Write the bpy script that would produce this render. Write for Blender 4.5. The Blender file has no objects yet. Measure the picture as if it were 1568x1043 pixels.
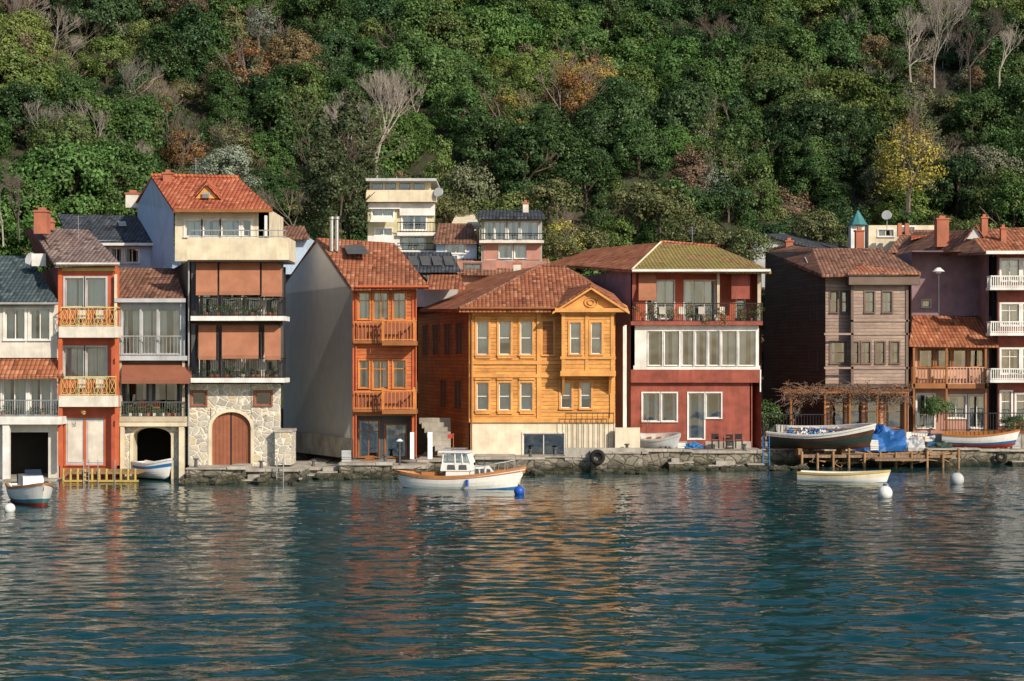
import bpy, math, random
import numpy as np
from mathutils import Vector, noise
random.seed(7); R=random.Random(11); rs=np.random.RandomState(5)
F=2613.; H=6.6; CX=784.; CY=550.
def W(px,py,Y): return Vector(((px-CX)/F*Y, Y, H+(CY-py)/F*Y))
sc=bpy.context.scene
# ------------------------------------------------------------ materials
class NT:
    def __init__(s,name):
        s.m=bpy.data.materials.new(name); s.m.use_nodes=True; s.t=s.m.node_tree; s.P=s.t.nodes['Principled BSDF']
        s.out=s.t.nodes['Material Output']
    def n(s,ty,ins={},**at):
        nd=s.t.nodes.new('ShaderNode'+ty)
        for k,v in at.items(): setattr(nd,k,v)
        for k,v in ins.items():
            if isinstance(v,bpy.types.NodeSocket): s.t.links.new(v,nd.inputs[k])
            else: nd.inputs[k].default_value=v
        return nd
    def l(s,a,b): s.t.links.new(a,b)
    def math(s,op,a,b=0.):
        return s.n('Math',{0:a,1:b},operation=op).outputs[0]
    def mix(s,f,a,b,bt='MIX'):
        nd=s.n('Mix',data_type='RGBA',blend_type=bt)
        for i,v in ((0,f),(6,a),(7,b)):
            if isinstance(v,bpy.types.NodeSocket): s.l(v,nd.inputs[i])
            else:
                nd.inputs[i].default_value=v if i==0 else (tuple(v)+(1,))[:4]
        return nd.outputs[2]
    def ramp(s,f,stops):
        nd=s.n('ValToRGB',{0:f}); e=nd.color_ramp.elements
        while len(e)<len(stops): e.new(.5)
        for i,(p,c) in enumerate(stops):
            e[i].position=p; e[i].color=(c,c,c,1) if isinstance(c,(int,float)) else (tuple(c)+(1,))[:4]
        return nd.outputs[0]
    def noise(s,vec,scale,detail=4,rough=.55):
        return s.n('TexNoise',{'Vector':vec,'Scale':scale,'Detail':detail,'Roughness':rough}).outputs[0]
    def bump(s,h,st=.5,d=.02):
        b=s.n('Bump',{'Height':h,'Strength':st,'Distance':d}); s.l(b.outputs[0],s.P.inputs['Normal'])
MATS={}
def sc3(c,k): return tuple(min(1,x*k) for x in c)
def plain(name,c,rough=.8,var=.25,spec=.3,metal=0,grime=.35):
    t=NT(name); co=t.n('TexCoord').outputs['Object']
    a=t.noise(co,1.3,4); mp=t.n('Mapping',{'Vector':co,'Scale':(3.5,3.5,.35)}).outputs[0]; b=t.noise(mp,1.5,4,.65); f=t.noise(co,14,1)
    k=t.mix(t.ramp(a,[(.3,0.),(.7,1.)]),sc3(c,1-var),sc3(c,1+var*.4))
    k=t.mix(t.ramp(b,[(.5,0.),(.78,grime)]),k,sc3((c[0]*.4+.02,c[1]*.38+.02,c[2]*.34+.015),1))
    t.l(k,t.P.inputs['Base Color']); t.P.inputs['Roughness'].default_value=rough
    t.P.inputs['Specular IOR Level'].default_value=spec; t.P.inputs['Metallic'].default_value=metal
    t.bump(f,.25,.02); MATS[name]=t.m
def uv(t):
    u=t.n('UVMap').outputs[0]; sp=t.n('SeparateXYZ',{0:u}); return u,sp.outputs[0],sp.outputs[1]
def tile(name,c1,c2,c3,moss=None,mossamt=.3):
    t=NT(name); u,x,y=uv(t)
    xs=t.math('DIVIDE',x,.24); ys=t.math('DIVIDE',y,.4)
    wn=t.n('TexWhiteNoise',{'Vector':t.n('CombineXYZ',{0:t.math('FLOOR',xs),1:t.math('FLOOR',ys)}).outputs[0]},noise_dimensions='3D').outputs[0]
    col=t.ramp(wn,[(0,sc3(c2,.7)),(.22,c1),(.72,c1),(1.,sc3(c3,1.1))])
    co=t.n('TexCoord').outputs['Object']; big=t.noise(co,.6,6,.65)
    col=t.mix(t.ramp(big,[(.45,0.),(.75,.65)]),col,sc3(c2,.6))
    if moss:
        m2=t.noise(co,.7,6,.75); col=t.mix(t.ramp(m2,[(.62-mossamt*.5,0.),(.78-mossamt*.5,.8)]),col,moss)
    pf=t.math('ABSOLUTE',t.math('SINE',t.math('MULTIPLY',xs,math.pi)))
    fr=t.math('FRACT',ys); fr2=t.math('SUBTRACT',1.,fr)
    hgt=t.math('ADD',t.math('MULTIPLY',pf,.6),t.math('MULTIPLY',fr2,.5))
    dark=t.ramp(pf,[(0,.35),(.4,1.)]); col=t.mix(1.,col,dark,'MULTIPLY')
    dr=t.ramp(fr,[(0,.35),(.2,1.)]); col=t.mix(.9,col,dr,'MULTIPLY')
    t.l(col,t.P.inputs['Base Color']); t.P.inputs['Roughness'].default_value=.85; t.P.inputs['Specular IOR Level'].default_value=.2
    t.bump(hgt,1.,.06); MATS[name]=t.m
def clap(name,c,per=.17,rough=.65,vert=False,var=.22):
    t=NT(name); u,x,y=uv(t)
    if vert: x,y=y,x
    ys=t.math('DIVIDE',y,per); fr=t.math('FRACT',ys)
    wn=t.n('TexWhiteNoise',{'Vector':t.n('CombineXYZ',{0:t.math('FLOOR',t.math('ADD',t.math('DIVIDE',x,2.3),t.math('MULTIPLY',t.math('FLOOR',ys),.37))),1:t.math('FLOOR',ys)}).outputs[0]}).outputs[0]
    col=t.mix(wn,sc3(c,1-var),sc3(c,1+var*.5))
    co=t.n('TexCoord').outputs['Object']
    g=t.noise(t.n('Mapping',{'Vector':co,'Scale':(1,1,.6)}).outputs[0],1.1,6,.7)
    col=t.mix(t.ramp(g,[(.45,0.),(.75,.65)]),col,(c[0]*.48,c[1]*.42,c[2]*.5))
    gr=t.noise(t.n('Mapping',{'Vector':co,'Scale':(1.2,1.2,16)}).outputs[0],2.,3,.6); col=t.mix(.6,col,t.ramp(gr,[(.35,.5),(.65,1.15)]),'MULTIPLY')
    col=t.mix(1.,col,t.ramp(fr,[(0,.25),(.16,1.)]),'MULTIPLY')  # groove shade along each board's edge painted into the colour
    t.l(col,t.P.inputs['Base Color']); t.P.inputs['Roughness'].default_value=rough; t.P.inputs['Specular IOR Level'].default_value=.3
    t.bump(t.math('SUBTRACT',1.,fr),.8,.035); MATS[name]=t.m
def stone(name,c1,c2,c3,mort,scale=2.4,algae=False):
    t=NT(name); co=t.n('TexCoord').outputs['Object']
    w=t.n('VectorMath',{0:co,1:t.n('VectorMath',{0:t.n('TexNoise',{'Vector':co,'Scale':1.5}).outputs[1],1:(.4,.4,.4)},operation='MULTIPLY').outputs[0]},operation='ADD').outputs[0]
    w=t.n('Mapping',{'Vector':w,'Scale':(1,1,1.3)}).outputs[0]
    v=t.n('TexVoronoi',{'Vector':w,'Scale':scale}); e=t.n('TexVoronoi',{'Vector':w,'Scale':scale},feature='DISTANCE_TO_EDGE').outputs[0]
    s=t.n('SeparateXYZ',{0:v.outputs['Color']}).outputs[0]
    col=t.ramp(s,[(0,c1),(.5,c2),(1,c3)])
    col=t.mix(.4,col,t.ramp(t.noise(co,7,5),[(.3,.35),(.7,1.)]),'MULTIPLY')
    col=t.mix(t.ramp(e,[(.03,1.),(.07,0.)]),col,mort)
    if algae:
        z=t.n('SeparateXYZ',{0:t.n('NewGeometry').outputs['Position']}).outputs[2]
        z=t.math('ADD',z,t.math('MULTIPLY',t.noise(co,1.3,5,.7),.9))
        col=t.mix(t.ramp(z,[(.6,.95),(1.1,0.)]),col,(.016,.02,.009))
        col=t.mix(t.ramp(t.noise(co,1.7,5,.7),[(.5,0.),(.68,.75)]),col,(.085,.075,.028))
    t.l(col,t.P.inputs['Base Color']); t.P.inputs['Roughness'].default_value=.9
    t.bump(t.ramp(e,[(0,0.),(.12,1.)]),.6,.05); MATS[name]=t.m
P_=plain
P_('white',(.76,.75,.72)); P_('offwhite',(.66,.63,.56)); P_('whitewall',(.88,.87,.85),var=.07,grime=.15); P_('cream',(.7,.62,.46)); P_('creamwall',(.74,.65,.5)); P_('bluewall',(.45,.58,.74),var=.15)
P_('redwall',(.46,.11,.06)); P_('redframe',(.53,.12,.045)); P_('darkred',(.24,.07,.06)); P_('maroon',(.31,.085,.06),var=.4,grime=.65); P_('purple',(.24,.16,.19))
P_('brownwall',(.18,.13,.105)); P_('beige',(.52,.44,.32)); P_('grey',(.34,.34,.33)); P_('dgrey',(.09,.095,.1)); P_('conc',(.38,.36,.32),var=.4,grime=.6)
P_('awning',(.36,.155,.09),var=.2,grime=.3); P_('awning2',(.26,.1,.06),var=.15); P_('gold',(.6,.47,.16),rough=.45); P_('black',(.02,.02,.022),rough=.5)
P_('wood',(.3,.12,.04),rough=.6); P_('orangewood',(.6,.22,.06),rough=.55,var=.3); P_('yellowtrim',(.7,.34,.1),rough=.6,var=.3); P_('doorred',(.3,.11,.065)); P_('olivedoor',(.1,.12,.09))
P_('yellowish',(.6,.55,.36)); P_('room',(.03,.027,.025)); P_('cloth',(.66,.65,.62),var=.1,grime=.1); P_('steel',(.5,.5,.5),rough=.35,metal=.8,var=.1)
P_('pale',(.46,.48,.5)); P_('teal',(.06,.22,.24)); P_('hullwhite',(.76,.76,.73),rough=.35,var=.1,grime=.3); P_('hullblue',(.03,.16,.4),rough=.4); P_('hullred',(.35,.05,.03),rough=.5)
P_('hullgreen',(.035,.06,.05),rough=.5); P_('hullbrown',(.11,.05,.035),rough=.5,var=.5); P_('varnish',(.46,.19,.06),rough=.4); P_('tarp',(.02,.13,.42),rough=.5,var=.5); P_('tyre',(.015,.015,.015)); P_('buoy',(.75,.75,.74),rough=.4); P_('buoyblue',(.02,.1,.5),rough=.4)
P_('twig',(.19,.15,.125)); P_('twigpale',(.31,.275,.245)); P_('trunk',(.1,.075,.055)); P_('flower',(.6,.08,.06)); P_('jettywood',(.33,.2,.1),var=.4); P_('yellowpost',(.5,.36,.1)); P_('brickch',(.42,.15,.09)); P_('peach',(.58,.34,.24)); P_('pinkwall',(.44,.23,.18))
tile('tile_red',(.36,.13,.065),(.23,.08,.045),(.46,.21,.12)); tile('tile_bright',(.47,.13,.065),(.36,.085,.045),(.56,.22,.12))
tile('tile_brown',(.25,.125,.085),(.15,.075,.05),(.34,.19,.12)); tile('tile_dark',(.06,.07,.085),(.035,.04,.05),(.1,.11,.125)); tile('tile_greybrown',(.25,.18,.16),(.15,.105,.09),(.32,.24,.21))
tile('tile_moss',(.29,.13,.08),(.18,.075,.05),(.38,.19,.11),(.24,.21,.06),.2); tile('tile_mossy',(.31,.16,.085),(.19,.1,.055),(.4,.22,.12),(.25,.23,.06),.5)
tile('tile_teal',(.07,.1,.11),(.04,.06,.07),(.11,.15,.16))
clap('clap_yellow',(.72,.34,.09),.22); clap('clap_side',(.42,.17,.055),.22); clap('clap_orange',(.56,.16,.055),.22); clap('clap_brown_shade',(.085,.062,.052),.22); clap('clap_brown',(.38,.28,.225),.22); clap('deck',(.28,.19,.12),.2,vert=True)  # side and dark boards: yellow and brown boards with side-wall shade in their colour
stone('stone',(.58,.49,.34),(.54,.51,.44),(.4,.37,.32),(.7,.66,.56),2.3); stone('quaystone',(.22,.2,.16),(.32,.29,.23),(.14,.13,.11),(.09,.08,.07),1.7,True)
P_('quaytop',(.42,.39,.34),var=.45,grime=.7)
t=NT('glass'); t.t.nodes.remove(t.P)
fz=t.n('Fresnel',{0:1.5}).outputs[0]; ff=t.math('ADD',t.math('MULTIPLY',fz,1.3),.14)
gl=t.n('BsdfGlossy',{'Color':(.9,.95,1,1),'Roughness':.03}); bp=t.n('Bump',{'Height':t.noise(t.n('TexCoord').outputs['Object'],.9,1),'Strength':.15,'Distance':.1}); t.l(bp.outputs[0],gl.inputs['Normal'])
tr=t.n('BsdfTransparent',{0:(.8,.85,.85,1)}); mx=t.n('MixShader',{0:ff,1:tr.outputs[0],2:gl.outputs[0]}); t.l(mx.outputs[0],t.out.inputs[0]); MATS['glass']=t.m
def leafm(name,col=None):
    t=NT(name); oi=t.n('ObjectInfo'); co=t.n('TexCoord').outputs['Object']
    base=oi.outputs['Color'] if col is None else t.n('RGB').outputs[0]
    if col is not None: base.default_value=col+(1,)
    n1=t.noise(co,1.1,3,.75)
    k=t.mix(1.,base,t.ramp(n1,[(.3,.4),(.7,1.55)]),'MULTIPLY')
    d=t.n('BsdfDiffuse',{0:k}); g=t.n('BsdfGlossy',{0:(.6,.7,.5,1),'Roughness':.5}); mx=t.n('MixShader',{0:.04,1:d.outputs[0],2:g.outputs[0]}); t.t.nodes.remove(t.P); t.l(mx.outputs[0],t.out.inputs[0]); MATS[name]=t.m
leafm('leaf'); leafm('plantleaf',(.06,.11,.035)); leafm('ivyleaf',(.2,.1,.06))
t=NT('ground_mat'); co=t.n('TexCoord').outputs['Object']; g=t.noise(co,.25,8,.7)
t.l(t.ramp(g,[(.35,(.02,.03,.012)),(.5,(.04,.045,.02)),(.68,(.07,.06,.038))]),t.P.inputs['Base Color']); t.P.inputs['Roughness'].default_value=.95; t.bump(t.noise(co,1.5,6),.8,.4); MATS['ground_mat']=t.m
# water
t=NT('water_mat'); co=t.n('TexCoord').outputs['Object']
mp=t.n('Mapping',{'Vector':co,'Scale':(.5,1.3,1)}).outputs[0]
h=t.noise(mp,2.4,3,.5)
pt=t.ramp(t.noise(t.n('Mapping',{'Vector':co,'Scale':(.03,.09,1)}).outputs[0],1.,3),[(.35,.4),(.65,1.)])
h=t.math('MULTIPLY',h,pt)
t.P.inputs['Base Color'].default_value=(.0008,.036,.042,1); t.P.inputs['Roughness'].default_value=.015; t.P.inputs['IOR'].default_value=1.42
t.bump(h,1.,.045); MATS['water_mat']=t.m
# ------------------------------------------------------------ mesh helpers
def autouv(me):
    n=len(me.loops)
    if not n: return
    lay=me.uv_layers.new(name='UVMap'); arr=np.zeros((n,2),dtype=np.float32)
    vs=me.vertices
    for p in me.polygons:
        nn=p.normal
        if abs(nn.z)>.999: u=Vector((1,0,0)); v=Vector((0,1,0))
        else: u=Vector((-nn.y,nn.x,0)).normalized(); v=nn.cross(u)
        if v.z<0: v=-v
        for li in p.loop_indices:
            c=vs[me.loops[li].vertex_index].co; arr[li]=(c.dot(u)+50,c.dot(v)+50)
    lay.data.foreach_set('uv',arr.ravel())
def link(o,par=None):
    sc.collection.objects.link(o)
    if par: o.parent=par
    return o
def empty(name,loc=(0,0,0)):
    e=bpy.data.objects.new(name,None); e.empty_display_size=.5; e.location=loc; return link(e)
class B:
    def __init__(s,name,Y=100.): s.n=name; s.Y=Y; s.p={}
    def add(s,pn,mat,vs,fs,smooth=False):
        V,Fc,S=s.p.setdefault((pn,mat),([],[],[])); k=len(V); V.extend([tuple(v) for v in vs])
        for f in fs: Fc.append(tuple(i+k for i in f)); S.append(smooth)
    def mb(s,pn,mat,x0,x1,y0,y1,z0,z1):
        if x1<x0:x0,x1=x1,x0
        if z1<z0:z0,z1=z1,z0
        v=[(x0,y0,z0),(x1,y0,z0),(x1,y1,z0),(x0,y1,z0),(x0,y0,z1),(x1,y0,z1),(x1,y1,z1),(x0,y1,z1)]
        s.add(pn,mat,v,[(0,1,5,4),(1,2,6,5),(2,3,7,6),(3,0,4,7),(4,5,6,7),(3,2,1,0)])
    def bx(s,pn,mat,x0,y0,x1,y1,out=0.,d=.3):
        Y=s.Y-out; a=W(x0,y0,Y); b=W(x1,y1,Y); s.mb(pn,mat,a.x,b.x,Y,Y+d,b.z,a.z)
    def poly(s,pn,mat,pts):
        s.add(pn,mat,[W(*p) for p in pts],[tuple(range(len(pts)))])
    def slab(s,pn,mat,V,th=.14):
        n=len(V); V=[Vector(v) for v in V]; L=[v-Vector((0,0,th)) for v in V]
        s.add(pn,mat,V+L,[tuple(range(n)),tuple(range(2*n-1,n-1,-1))]+[(i,i+n,(i+1)%n+n,(i+1)%n) for i in range(n)])
    def roof(s,mat,pts,th=.14,pn='roof'): s.slab(pn,mat,[W(*p) for p in pts],th)
    def cyl(s,pn,mat,p0,p1,r,r1=None,n=8,smooth=True):
        p0=Vector(p0);p1=Vector(p1); r1=r if r1 is None else r1; d=(p1-p0).normalized(); a=d.orthogonal().normalized(); b=d.cross(a)
        vs=[];
        for p,rr in ((p0,r),(p1,r1)):
            for i in range(n):
                an=2*math.pi*i/n; vs.append(p+(a*math.cos(an)+b*math.sin(an))*rr)
        s.add(pn,mat,vs,[(i,(i+1)%n,(i+1)%n+n,i+n) for i in range(n)],smooth)
        s.add(pn,mat,vs,[tuple(range(n-1,-1,-1)),tuple(range(n,2*n))])
    def ridge(s,mat,p0,p1,r=.11): s.cyl('ridge_caps',mat,W(*p0)+Vector((0,0,.03)),W(*p1)+Vector((0,0,.03)),r,n=6)
    def shell(s,mat,xl,xr,yt,yb,dep,xbl=None,smat=None,yf=0.):
        Y=s.Y-yf; a=W(xl,yt,Y); b=W(xr,yb,Y); Yb=Y+dep
        c=W(xbl,yt,Yb).x if xbl is not None else a.x
        s.add('side_wall',smat or mat,[(a.x,Y,b.z),(a.x,Y,a.z),(c,Yb,a.z),(c,Yb,b.z)],[(0,1,2,3)])
        e=b.x+(c-a.x); s.add('walls',mat,[(b.x,Y,b.z),(e,Yb,b.z),(e,Yb,a.z),(b.x,Y,a.z)],[(0,1,2,3)])
        s.add('walls',mat,[(c,Yb,b.z),(c,Yb,a.z),(e,Yb,a.z),(e,Yb,b.z)],[(0,1,2,3)])
        s.add('ceiling',mat,[(a.x,Y+.3,a.z),(b.x,Y+.3,a.z),(e,Yb,a.z),(c,Yb,a.z)],[(0,1,2,3)])
    def wall(s,mat,x0,y0,x1,y1,ops=(),out=0.,th=.22,pn='walls',**kw):
        Y=s.Y-out; cv=lambda x,y:(W(x,y,Y).x,W(x,y,Y).z)
        X0,Z1=cv(x0,y0); X1,Z0=cv(x1,y1); O=[]
        for o in ops:
            a,b=cv(o[0],o[1]),cv(o[2],o[3]); O.append((a[0],b[1],b[0],a[1]))
        xs=sorted(set([X0,X1]+[o[0] for o in O]+[o[2] for o in O])); zs=sorted(set([Z0,Z1]+[o[1] for o in O]+[o[3] for o in O]))
        for i in range(len(xs)-1):
            for j in range(len(zs)-1):
                cx=(xs[i]+xs[i+1])/2; cz=(zs[j]+zs[j+1])/2
                if any(o[0]<cx<o[2] and o[1]<cz<o[3] for o in O): continue
                s.add(pn,mat,[(xs[i],Y,zs[j]),(xs[i+1],Y,zs[j]),(xs[i+1],Y,zs[j+1]),(xs[i],Y,zs[j+1])],[(0,1,2,3)])
        for o,src in zip(O,ops):
            a,b,c,d=o
            s.add(pn,mat,[(a,Y,b),(a,Y,d),(a,Y+th,d),(a,Y+th,b),(c,Y,b),(c,Y,d),(c,Y+th,d),(c,Y+th,b)],[(0,1,2,3),(7,6,5,4),(1,5,6,2),(0,3,7,4)])
            k=dict(kw); 
            if len(src)>4: k.update(src[4])
            if not k.get('void'): s.win(a,c,b,d,Y,**{q:v for q,v in k.items() if q!='void'})
    def win(s,a,c,b,d,Y,fr='white',nx=2,ny=1,cur=.5,cas=.1,sill=1,top=0,cm='cloth',shut=None,sf=None):
        sf=sf or fr
        if cas:
            p=.05; s.mb('window_casings',fr,a-cas,c+cas,Y-p,Y+.02,d,d+cas); s.mb('window_casings',fr,a-cas,c+cas,Y-p-(.06 if sill else 0),Y+.02,b-cas*.8,b)
            s.mb('window_casings',fr,a-cas,a,Y-p,Y+.02,b,d); s.mb('window_casings',fr,c,c+cas,Y-p,Y+.02,b,d)
        if shut:
            s.mb('shutters',shut,a,c,Y+.03,Y+.1,b,d)
            z=b+.06
            while z<d-.06 and shut!='pale': s.mb('shutter_slats',shut,a+.05,c-.05,Y+.01,Y+.03,z,z+.04); z+=.1
            return
        w=.05
        s.mb('window_frames',sf,a,c,Y+.08,Y+.14,d-w,d); s.mb('window_frames',sf,a,c,Y+.08,Y+.14,b,b+w)
        for i in range(nx+1):
            x=a+(c-a)*i/nx; x=min(max(x,a+w/2),c-w/2); s.mb('window_frames',sf,x-w/2,x+w/2,Y+.083,Y+.137,b+w,d-w)
        zz=[b+(d-b)*j/ny for j in range(1,ny)]
        if top: zz=[d-(d-b)*top]
        for z in zz: s.mb('window_frames',sf,a+w,c-w,Y+.086,Y+.134,z-w/2,z+w/2)
        s.add('window_glass','glass',[(a,Y+.11,b),(c,Y+.11,b),(c,Y+.11,d),(a,Y+.11,d)],[(0,1,2,3)])
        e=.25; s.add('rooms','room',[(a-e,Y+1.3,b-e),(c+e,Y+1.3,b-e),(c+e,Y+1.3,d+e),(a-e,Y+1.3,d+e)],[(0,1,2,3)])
        if cur:
            full=cur>=1
            zl=b+(d-b)*R.choice([0,0,0,.35]) if full else b
            segs=[(a,c)] if full else [(a,a+(c-a)*cur*R.uniform(.3,.7)),(c-(c-a)*cur*R.uniform(.3,.7),c)]
            for (q,r) in segs:
                n=max(4,int((r-q)/.07)); vs=[];fs=[]
                for i in range(n+1):
                    x=q+(r-q)*i/n; y=Y+.25+.035*math.sin(i*2.1)+.01*R.random(); vs+= [(x,y,zl),(x,y,d)]
                for i in range(n): fs.append((2*i,2*i+2,2*i+3,2*i+1))
                s.add('curtains',cm,vs,fs,True)
    def rail(s,mat,x0,yt,x1,yb,out=0.,sp=.13,t=.012,rt=.03,ret=0.,kind='bar'):
        Y=s.Y-out; a=W(x0,yt,Y); b=W(x1,yb,Y)
        s.mb('railing',mat,a.x,b.x,Y-rt,Y+rt,a.z-2*rt,a.z); s.mb('railing',mat,a.x,b.x,Y-rt*.8,Y+rt*.8,b.z+.04,b.z+.04+1.6*rt)
        n=max(2,int((b.x-a.x)/sp))
        for i in range(n+1):
            x=a.x+t+(b.x-a.x-2*t)*i/n
            s.mb('balusters',mat,x-t,x+t,Y-t,Y+t,b.z,a.z-2*rt)
        if kind=='x':
            m=(a.z+b.z)/2; k=max(2,int((b.x-a.x)/.42)); w=(b.x-a.x)/k; hh=(a.z-b.z)/2-.05
            for i in range(k):
                c=a.x+w*(i+.5)
                for j in range(10):
                    t0=2*math.pi*j/10;t1=2*math.pi*(j+1)/10
                    s.cyl('lattice',mat,(c+w*.4*math.cos(t0),Y,m+hh*.8*math.sin(t0)),(c+w*.4*math.cos(t1),Y,m+hh*.8*math.sin(t1)),.018,n=4)
                s.cyl('lattice',mat,(c-w/2,Y,m-hh),(c+w/2,Y,m+hh),.016,n=4); s.cyl('lattice',mat,(c-w/2,Y,m+hh),(c+w/2,Y,m-hh),.016,n=4)
        if ret:
            for x in (a.x,b.x):
                s.mb('railing',mat,x-rt*.9,x+rt*.9,Y+rt,Y+ret,a.z-2*rt,a.z)
                for j in range(1,int(ret/sp)): s.mb('balusters',mat,x-t,x+t,Y+j*sp-t,Y+j*sp+t,b.z,a.z-2*rt)
    def awn(s,mat,x0,y0,x1,y1,o0=.1,o1=1.):
        a=W(x0,y0,s.Y-o0); b=W(x1,y1,s.Y-o1); c=W(x1,y0,s.Y-o0); d=W(x0,y1,s.Y-o1)
        s.slab('awning',mat,[d,b,c,a],.04); s.mb('awning',mat,d.x,b.x,d.y-.03,d.y-.01,d.z-.2,d.z)
    def side(s,p0,p1,wins,fr='white',gm='glass'):
        A=Vector((W(p0[0],0,p0[1]).x,p0[1],0)); Bq=Vector((W(p1[0],0,p1[1]).x,p1[1],0)); d=(Bq-A); n=Vector((-d.y,d.x,0)).normalized()
        if n.x>0: n=-n
        for (t0,t1,z0,z1) in wins:
            a=A+d*t0;b=A+d*t1
            def q(pa,pb,za,zb,o,pn,m):
                v=[pa+n*o,pb+n*o]; w=[pa-n*.02,pb-n*.02]
                z=Vector((0,0,1)); P=[v[0]+z*za,v[1]+z*za,v[1]+z*zb,v[0]+z*zb,w[0]+z*za,w[1]+z*za,w[1]+z*zb,w[0]+z*zb]
                s.add(pn,m,P,[(0,1,2,3),(4,5,1,0),(5,6,2,1),(6,7,3,2),(7,4,0,3)])
            u=d.normalized()*.08
            q(a,b,z0,z1,.02,'side_panes','dgrey'); q(a-u,a,z0-.08,z1+.08,.07,'side_frames',fr); q(b,b+u,z0-.08,z1+.08,.07,'side_frames',fr)
            q(a,b,z1,z1+.08,.068,'side_frames',fr); q(a,b,z0-.08,z0,.068,'side_frames',fr); m=(a+b)/2; q(m-u*.3,m+u*.3,z0,z1,.05,'side_frames',fr)
    def chim(s,mat,px,yt,yb,Y,w=.5,cap='brickch'):
        a=W(px,yt,Y); b=W(px,yb,Y); s.mb('chimney',mat,a.x-w/2,a.x+w/2,Y,Y+w,b.z,a.z-.1); s.mb('chimney_cap',cap,a.x-w/2-.06,a.x+w/2+.06,Y-.06,Y+w+.06,a.z-.1,a.z)
        s.mb('chimney_cap',cap,a.x-w/4,a.x+w/4,Y+w*.25,Y+w*.75,a.z,a.z+.18)
    def aerial(s,px,py,Y,h=1.3):
        a=W(px,py,Y); s.cyl('antenna','steel',a-Vector((0,0,.6)),a+Vector((0,0,h)),.015,n=4)
        for i in range(5): z=a.z+h-.05-i*.1; s.cyl('antenna','steel',(a.x-.3+i*.03,a.y,z),(a.x+.3-i*.03,a.y,z),.01,n=4)
    def gutter(s,x0,x1,py,Y,mat='grey'): s.cyl('gutter',mat,W(x0,py,Y),W(x1,py,Y),.07,n=6)
    def pipe(s,px,y0,y1,out=.1,mat='white',r=.05): s.cyl('drain_pipe',mat,W(px,y0,s.Y-out),W(px,y1,s.Y-out),r,n=6)
    def leaves(s,pn,mat,c,r,n,sz=.09,sq=(1,1,1)):
        vs=[];fs=[]
        for i in range(n):
            d=Vector((R.gauss(0,1),R.gauss(0,1),R.gauss(0,1))).normalized()*r*R.random()**.4
            p=Vector(c)+Vector((d.x*sq[0],d.y*sq[1],d.z*sq[2])); a=Vector((R.gauss(0,1),R.gauss(0,1),R.gauss(0,1))).normalized(); b=a.orthogonal().normalized(); k=len(vs)
            vs+=[p-a*sz,p+b*sz*.5,p+a*sz,p-b*sz*.5]; fs.append((k,k+1,k+2,k+3))
        s.add(pn,mat,vs,fs)
    def pots(s,x0,x1,py,out,n=8,fl=.3,r=.2):
        for i in range(n):
            px=x0+(x1-x0)*(i+R.uniform(.1,.9))/n; c=W(px,py,s.Y-out); rr=r*R.uniform(.4,1.4)
            s.cyl('plant_pots',R.choice(['brickch','offwhite','brickch','dgrey']),c,c+Vector((0,0,.2)),.09,.12); s.leaves('potted_plants','plantleaf',c+Vector((0,0,.2+rr*.8)),rr,50,.06)
            if R.random()<fl: s.leaves('flowers','flower',c+Vector((0,-.03,.25+rr)),rr*.8,14,.04)
    def chairs(s,x0,x1,py,out,n,mat='wood'):
        for i in range(n):
            c=W(x0+(x1-x0)*(i+.5)/n,py,s.Y-out); x,y,z=c
            s.mb('chairs',mat,x-.2,x+.2,y-.2,y+.2,z+.42,z+.46); s.mb('chairs',mat,x-.2,x+.2,y+.2,y+.23,z+.46,z+.9)
            for dx in (-.19,.16): s.mb('chairs',mat,x+dx,x+dx+.03,y-.19,y-.16,z,z+.42); s.mb('chairs',mat,x+dx,x+dx+.03,y+.16,y+.19,z,z+.42)
    def done(s,rot=0.,piv=None):
        allv=[v for (V,_,_) in s.p.values() for v in V]; a=np.array(allv)
        c=Vector(((a[:,0].min()+a[:,0].max())/2,a[:,1].min(),a[:,2].min())) if piv is None else Vector(piv)
        e=empty(s.n,c)
        for (pn,mat),(V,Fc,S) in s.p.items():
            me=bpy.data.meshes.new(pn); me.from_pydata([(v[0]-c.x,v[1]-c.y,v[2]-c.z) for v in V],[],Fc); me.materials.append(MATS[mat])
            me.update(); me.polygons.foreach_set('use_smooth',S); autouv(me); link(bpy.data.objects.new(pn,me),e)
        e.rotation_euler[2]=rot
        return e
# ------------------------------------------------------------ houses
b=B('white_house',93.6)
b.wall('offwhite',-70,463,88,548,[(8,474,38,520),(46,474,76,520)],nx=2,cur=.8); b.shell('offwhite',-70,88,463,735,9)
b.roof('tile_teal',[(-75,465,93.1),(90,463,93.1),(45,392,99),(-75,390,99)]); b.gutter(-75,90,465,93.05)
b.roof('tile_red',[(-75,578,92.5),(98,576,92.5),(90,549,93.7),(-75,549,93.7)],.12)
b.slab('skylight','dgrey',[W(24,438,95.4),W(40,438,95.4),W(34,424,96.6),W(20,424,96.6)],.03)
b.wall('offwhite',-70,560,88,640,[(-50,580,-5,632),(4,580,40,636),(46,580,78,636)],nx=2,cur=.9)
b.bx('slab','white',-70,638,94,650,1.,1.2); b.rail('steel',-70,612,90,638,.95)
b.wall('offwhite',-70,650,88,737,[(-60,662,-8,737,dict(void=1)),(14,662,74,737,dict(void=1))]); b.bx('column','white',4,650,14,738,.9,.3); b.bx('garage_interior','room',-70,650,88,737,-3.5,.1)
b.pots(0,88,638,.3,5,.2,.2); b.done()
b=B('red_balcony_house',93.8)
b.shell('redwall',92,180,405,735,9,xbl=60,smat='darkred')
b.poly('side_wall','darkred',[(92,405,93.8),(60,405,102.8),(38,352,102.8),(60,350,99)])
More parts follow.
